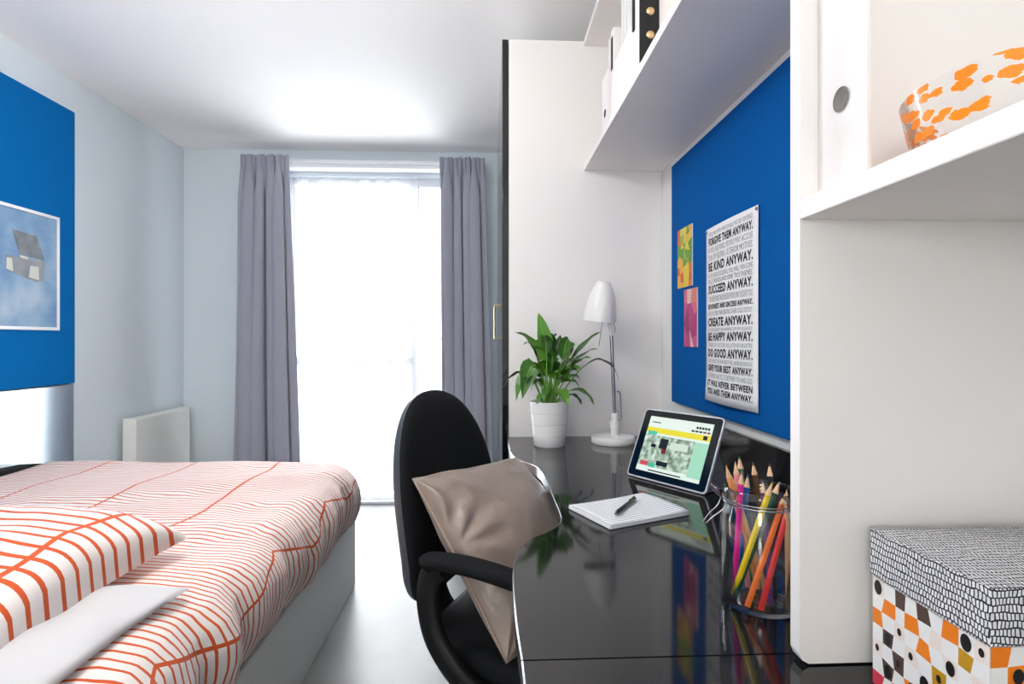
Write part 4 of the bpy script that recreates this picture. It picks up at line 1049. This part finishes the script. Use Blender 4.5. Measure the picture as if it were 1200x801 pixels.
pencil('red', (-0.020, -0.040, Z0 + .003), (0.036, -0.010, 0.142), 'red pencil leaning right just below the orange pencil')
pencil('peach', (0.012, 0.030, Z0), (-0.043, 0.012, 0.186), 'pale orange pencil leaning farthest left out of the jar', r=0.004)
pencil('natural', (0.018, 0.020, Z0), (-0.036, 0.018, 0.176), 'bare wood pencil beside the pale orange one at the jar rim')
pencil('pink', (0.000, 0.036, Z0), (-0.024, 0.025, 0.188), 'pale pink pencil rising behind the magenta pencil')
pencil('green', (0.010, 0.040, Z0), (-0.016, 0.030, 0.195), 'green tipped pencil standing tallest at the back of the jar')
pencil('brown', (0.030, 0.030, Z0), (0.004, 0.030, 0.186), 'dark brown pencil behind the yellow pencil')
pencil('black', (0.020, 0.000, Z0), (0.024, 0.022, 0.186), 'black pencil tall at the right side of the jar near the panel')
pencil('darkgreen', (-0.036, 0.000, Z0 + .002), (0.024, -0.006, 0.168), 'dark green pencil crossing behind the orange pencil')
pencil('violet', (0.002, -0.024, Z0 + .002), (0.008, 0.010, 0.166), 'short violet pencil in the middle of the jar', r=0.004)
pencil('natural', (0.020, -0.034, Z0), (0.030, -0.012, 0.158), 'plain wood pencil standing at the front right of the jar', r=0.0036)

# patterned storage box with lid
sb = thing('storage_box', (0.52, 0.498, ZT), 'storage box with geometric orange pattern and inked lid on near desk', 'box')
X0, X1, Y0, Y1, ZB, ZL = 0.4055, 0.640, 0.430, 0.566, ZT + 0.0004, 0.852
bx('box_body', (X0, Y0, ZB), (X1, Y1, ZL), M['paper'], sb, 0.001)
bx('lid', (X0 - 0.0022, Y0 - 0.0022, 0.853), (X1 + 0.0022, Y1 + 0.0022, 0.9005), M['lid'], sb, 0.0012)
OR, BR_, MU, WH, BL_, RD, BK = G(242, 130, 20), G(84, 62, 54), G(196, 146, 24), G(240, 238, 236), G(240, 226, 218), G(214, 60, 76), G(20, 18, 20)
def pattern(width, height, fn, seed, lift=0.0004):
    rr = random.Random(seed); cw, chh = 0.0152, 0.0158
    nc, nr = max(1, round(width / cw)), max(1, round(height / chh)); polys = []
    V = [[(i / nc * width + (rr.uniform(-.0028, .0028) if 0 < i < nc else 0), j / nr * height + (rr.uniform(-.0018, .0018) if 0 < j < nr else 0)) for j in range(nr + 1)] for i in range(nc + 1)]
    for i in range(nc):
        for j in range(nr):
            q = [V[i][j], V[i + 1][j], V[i + 1][j + 1], V[i][j + 1]]
            if (i + j) % 2: c = WH
            else: c = rr.choice([OR, OR, OR, OR, BR_, BR_, MU, BL_, BL_, BL_, BL_, RD])
            polys.append(([fn(a, b, lift) for a, b in q], c))
            if ((c == BL_ and rr.random() < 0.75) or (c == WH and rr.random() < 0.10) or (c == OR and rr.random() < 0.25) or (c in (MU, BR_) and rr.random() < 0.35)):
                cx = sum(p[0] for p in q) / 4; cy = sum(p[1] for p in q) / 4; s = rr.choice([0.6, 1.05, 1.2])
                polys.append(([fn(cx + 0.0046 * s * math.cos(2 * PI * k / 18), cy + 0.0062 * s * math.sin(2 * PI * k / 18), lift * 2) for k in range(18)], BK))
    return polys
H = ZL - ZB
pp = pattern(Y1 - Y0, H, lambda a, b, l: (X0 - l, Y1 - a, ZB + b), 3) + pattern(X1 - X0, H, lambda a, b, l: (X0 + a, Y0 - l, ZB + b), 8)
colour_faces('printed_pattern', pp, sb)

# glass bowl on the near shelf
bc = Vector((0.478, 0.462, 1.2555))
bw = thing('glass_bowl', tuple(bc), 'clear glass bowl with orange flecks on the near shelf', 'bowl')
op = [(0, 0.0), (0.070, 0.0), (0.082, 0.004), (0.088, 0.014), (0.0935, 0.040), (0.0985, 0.066)]
MB().lathe(op, c=bc, n=64, uvr=0.09).build('flecked_wall', M['fleck'], bw, smooth=60)
MB().lathe([(0.0985, 0.066), (0.0975, 0.0668), (0.0960, 0.066), (0.0910, 0.040), (0.0855, 0.015), (0.079, 0.006), (0.0, 0.004)], c=bc, n=64).build('inner_glass', M['thin_glass'], bw, smooth=60)
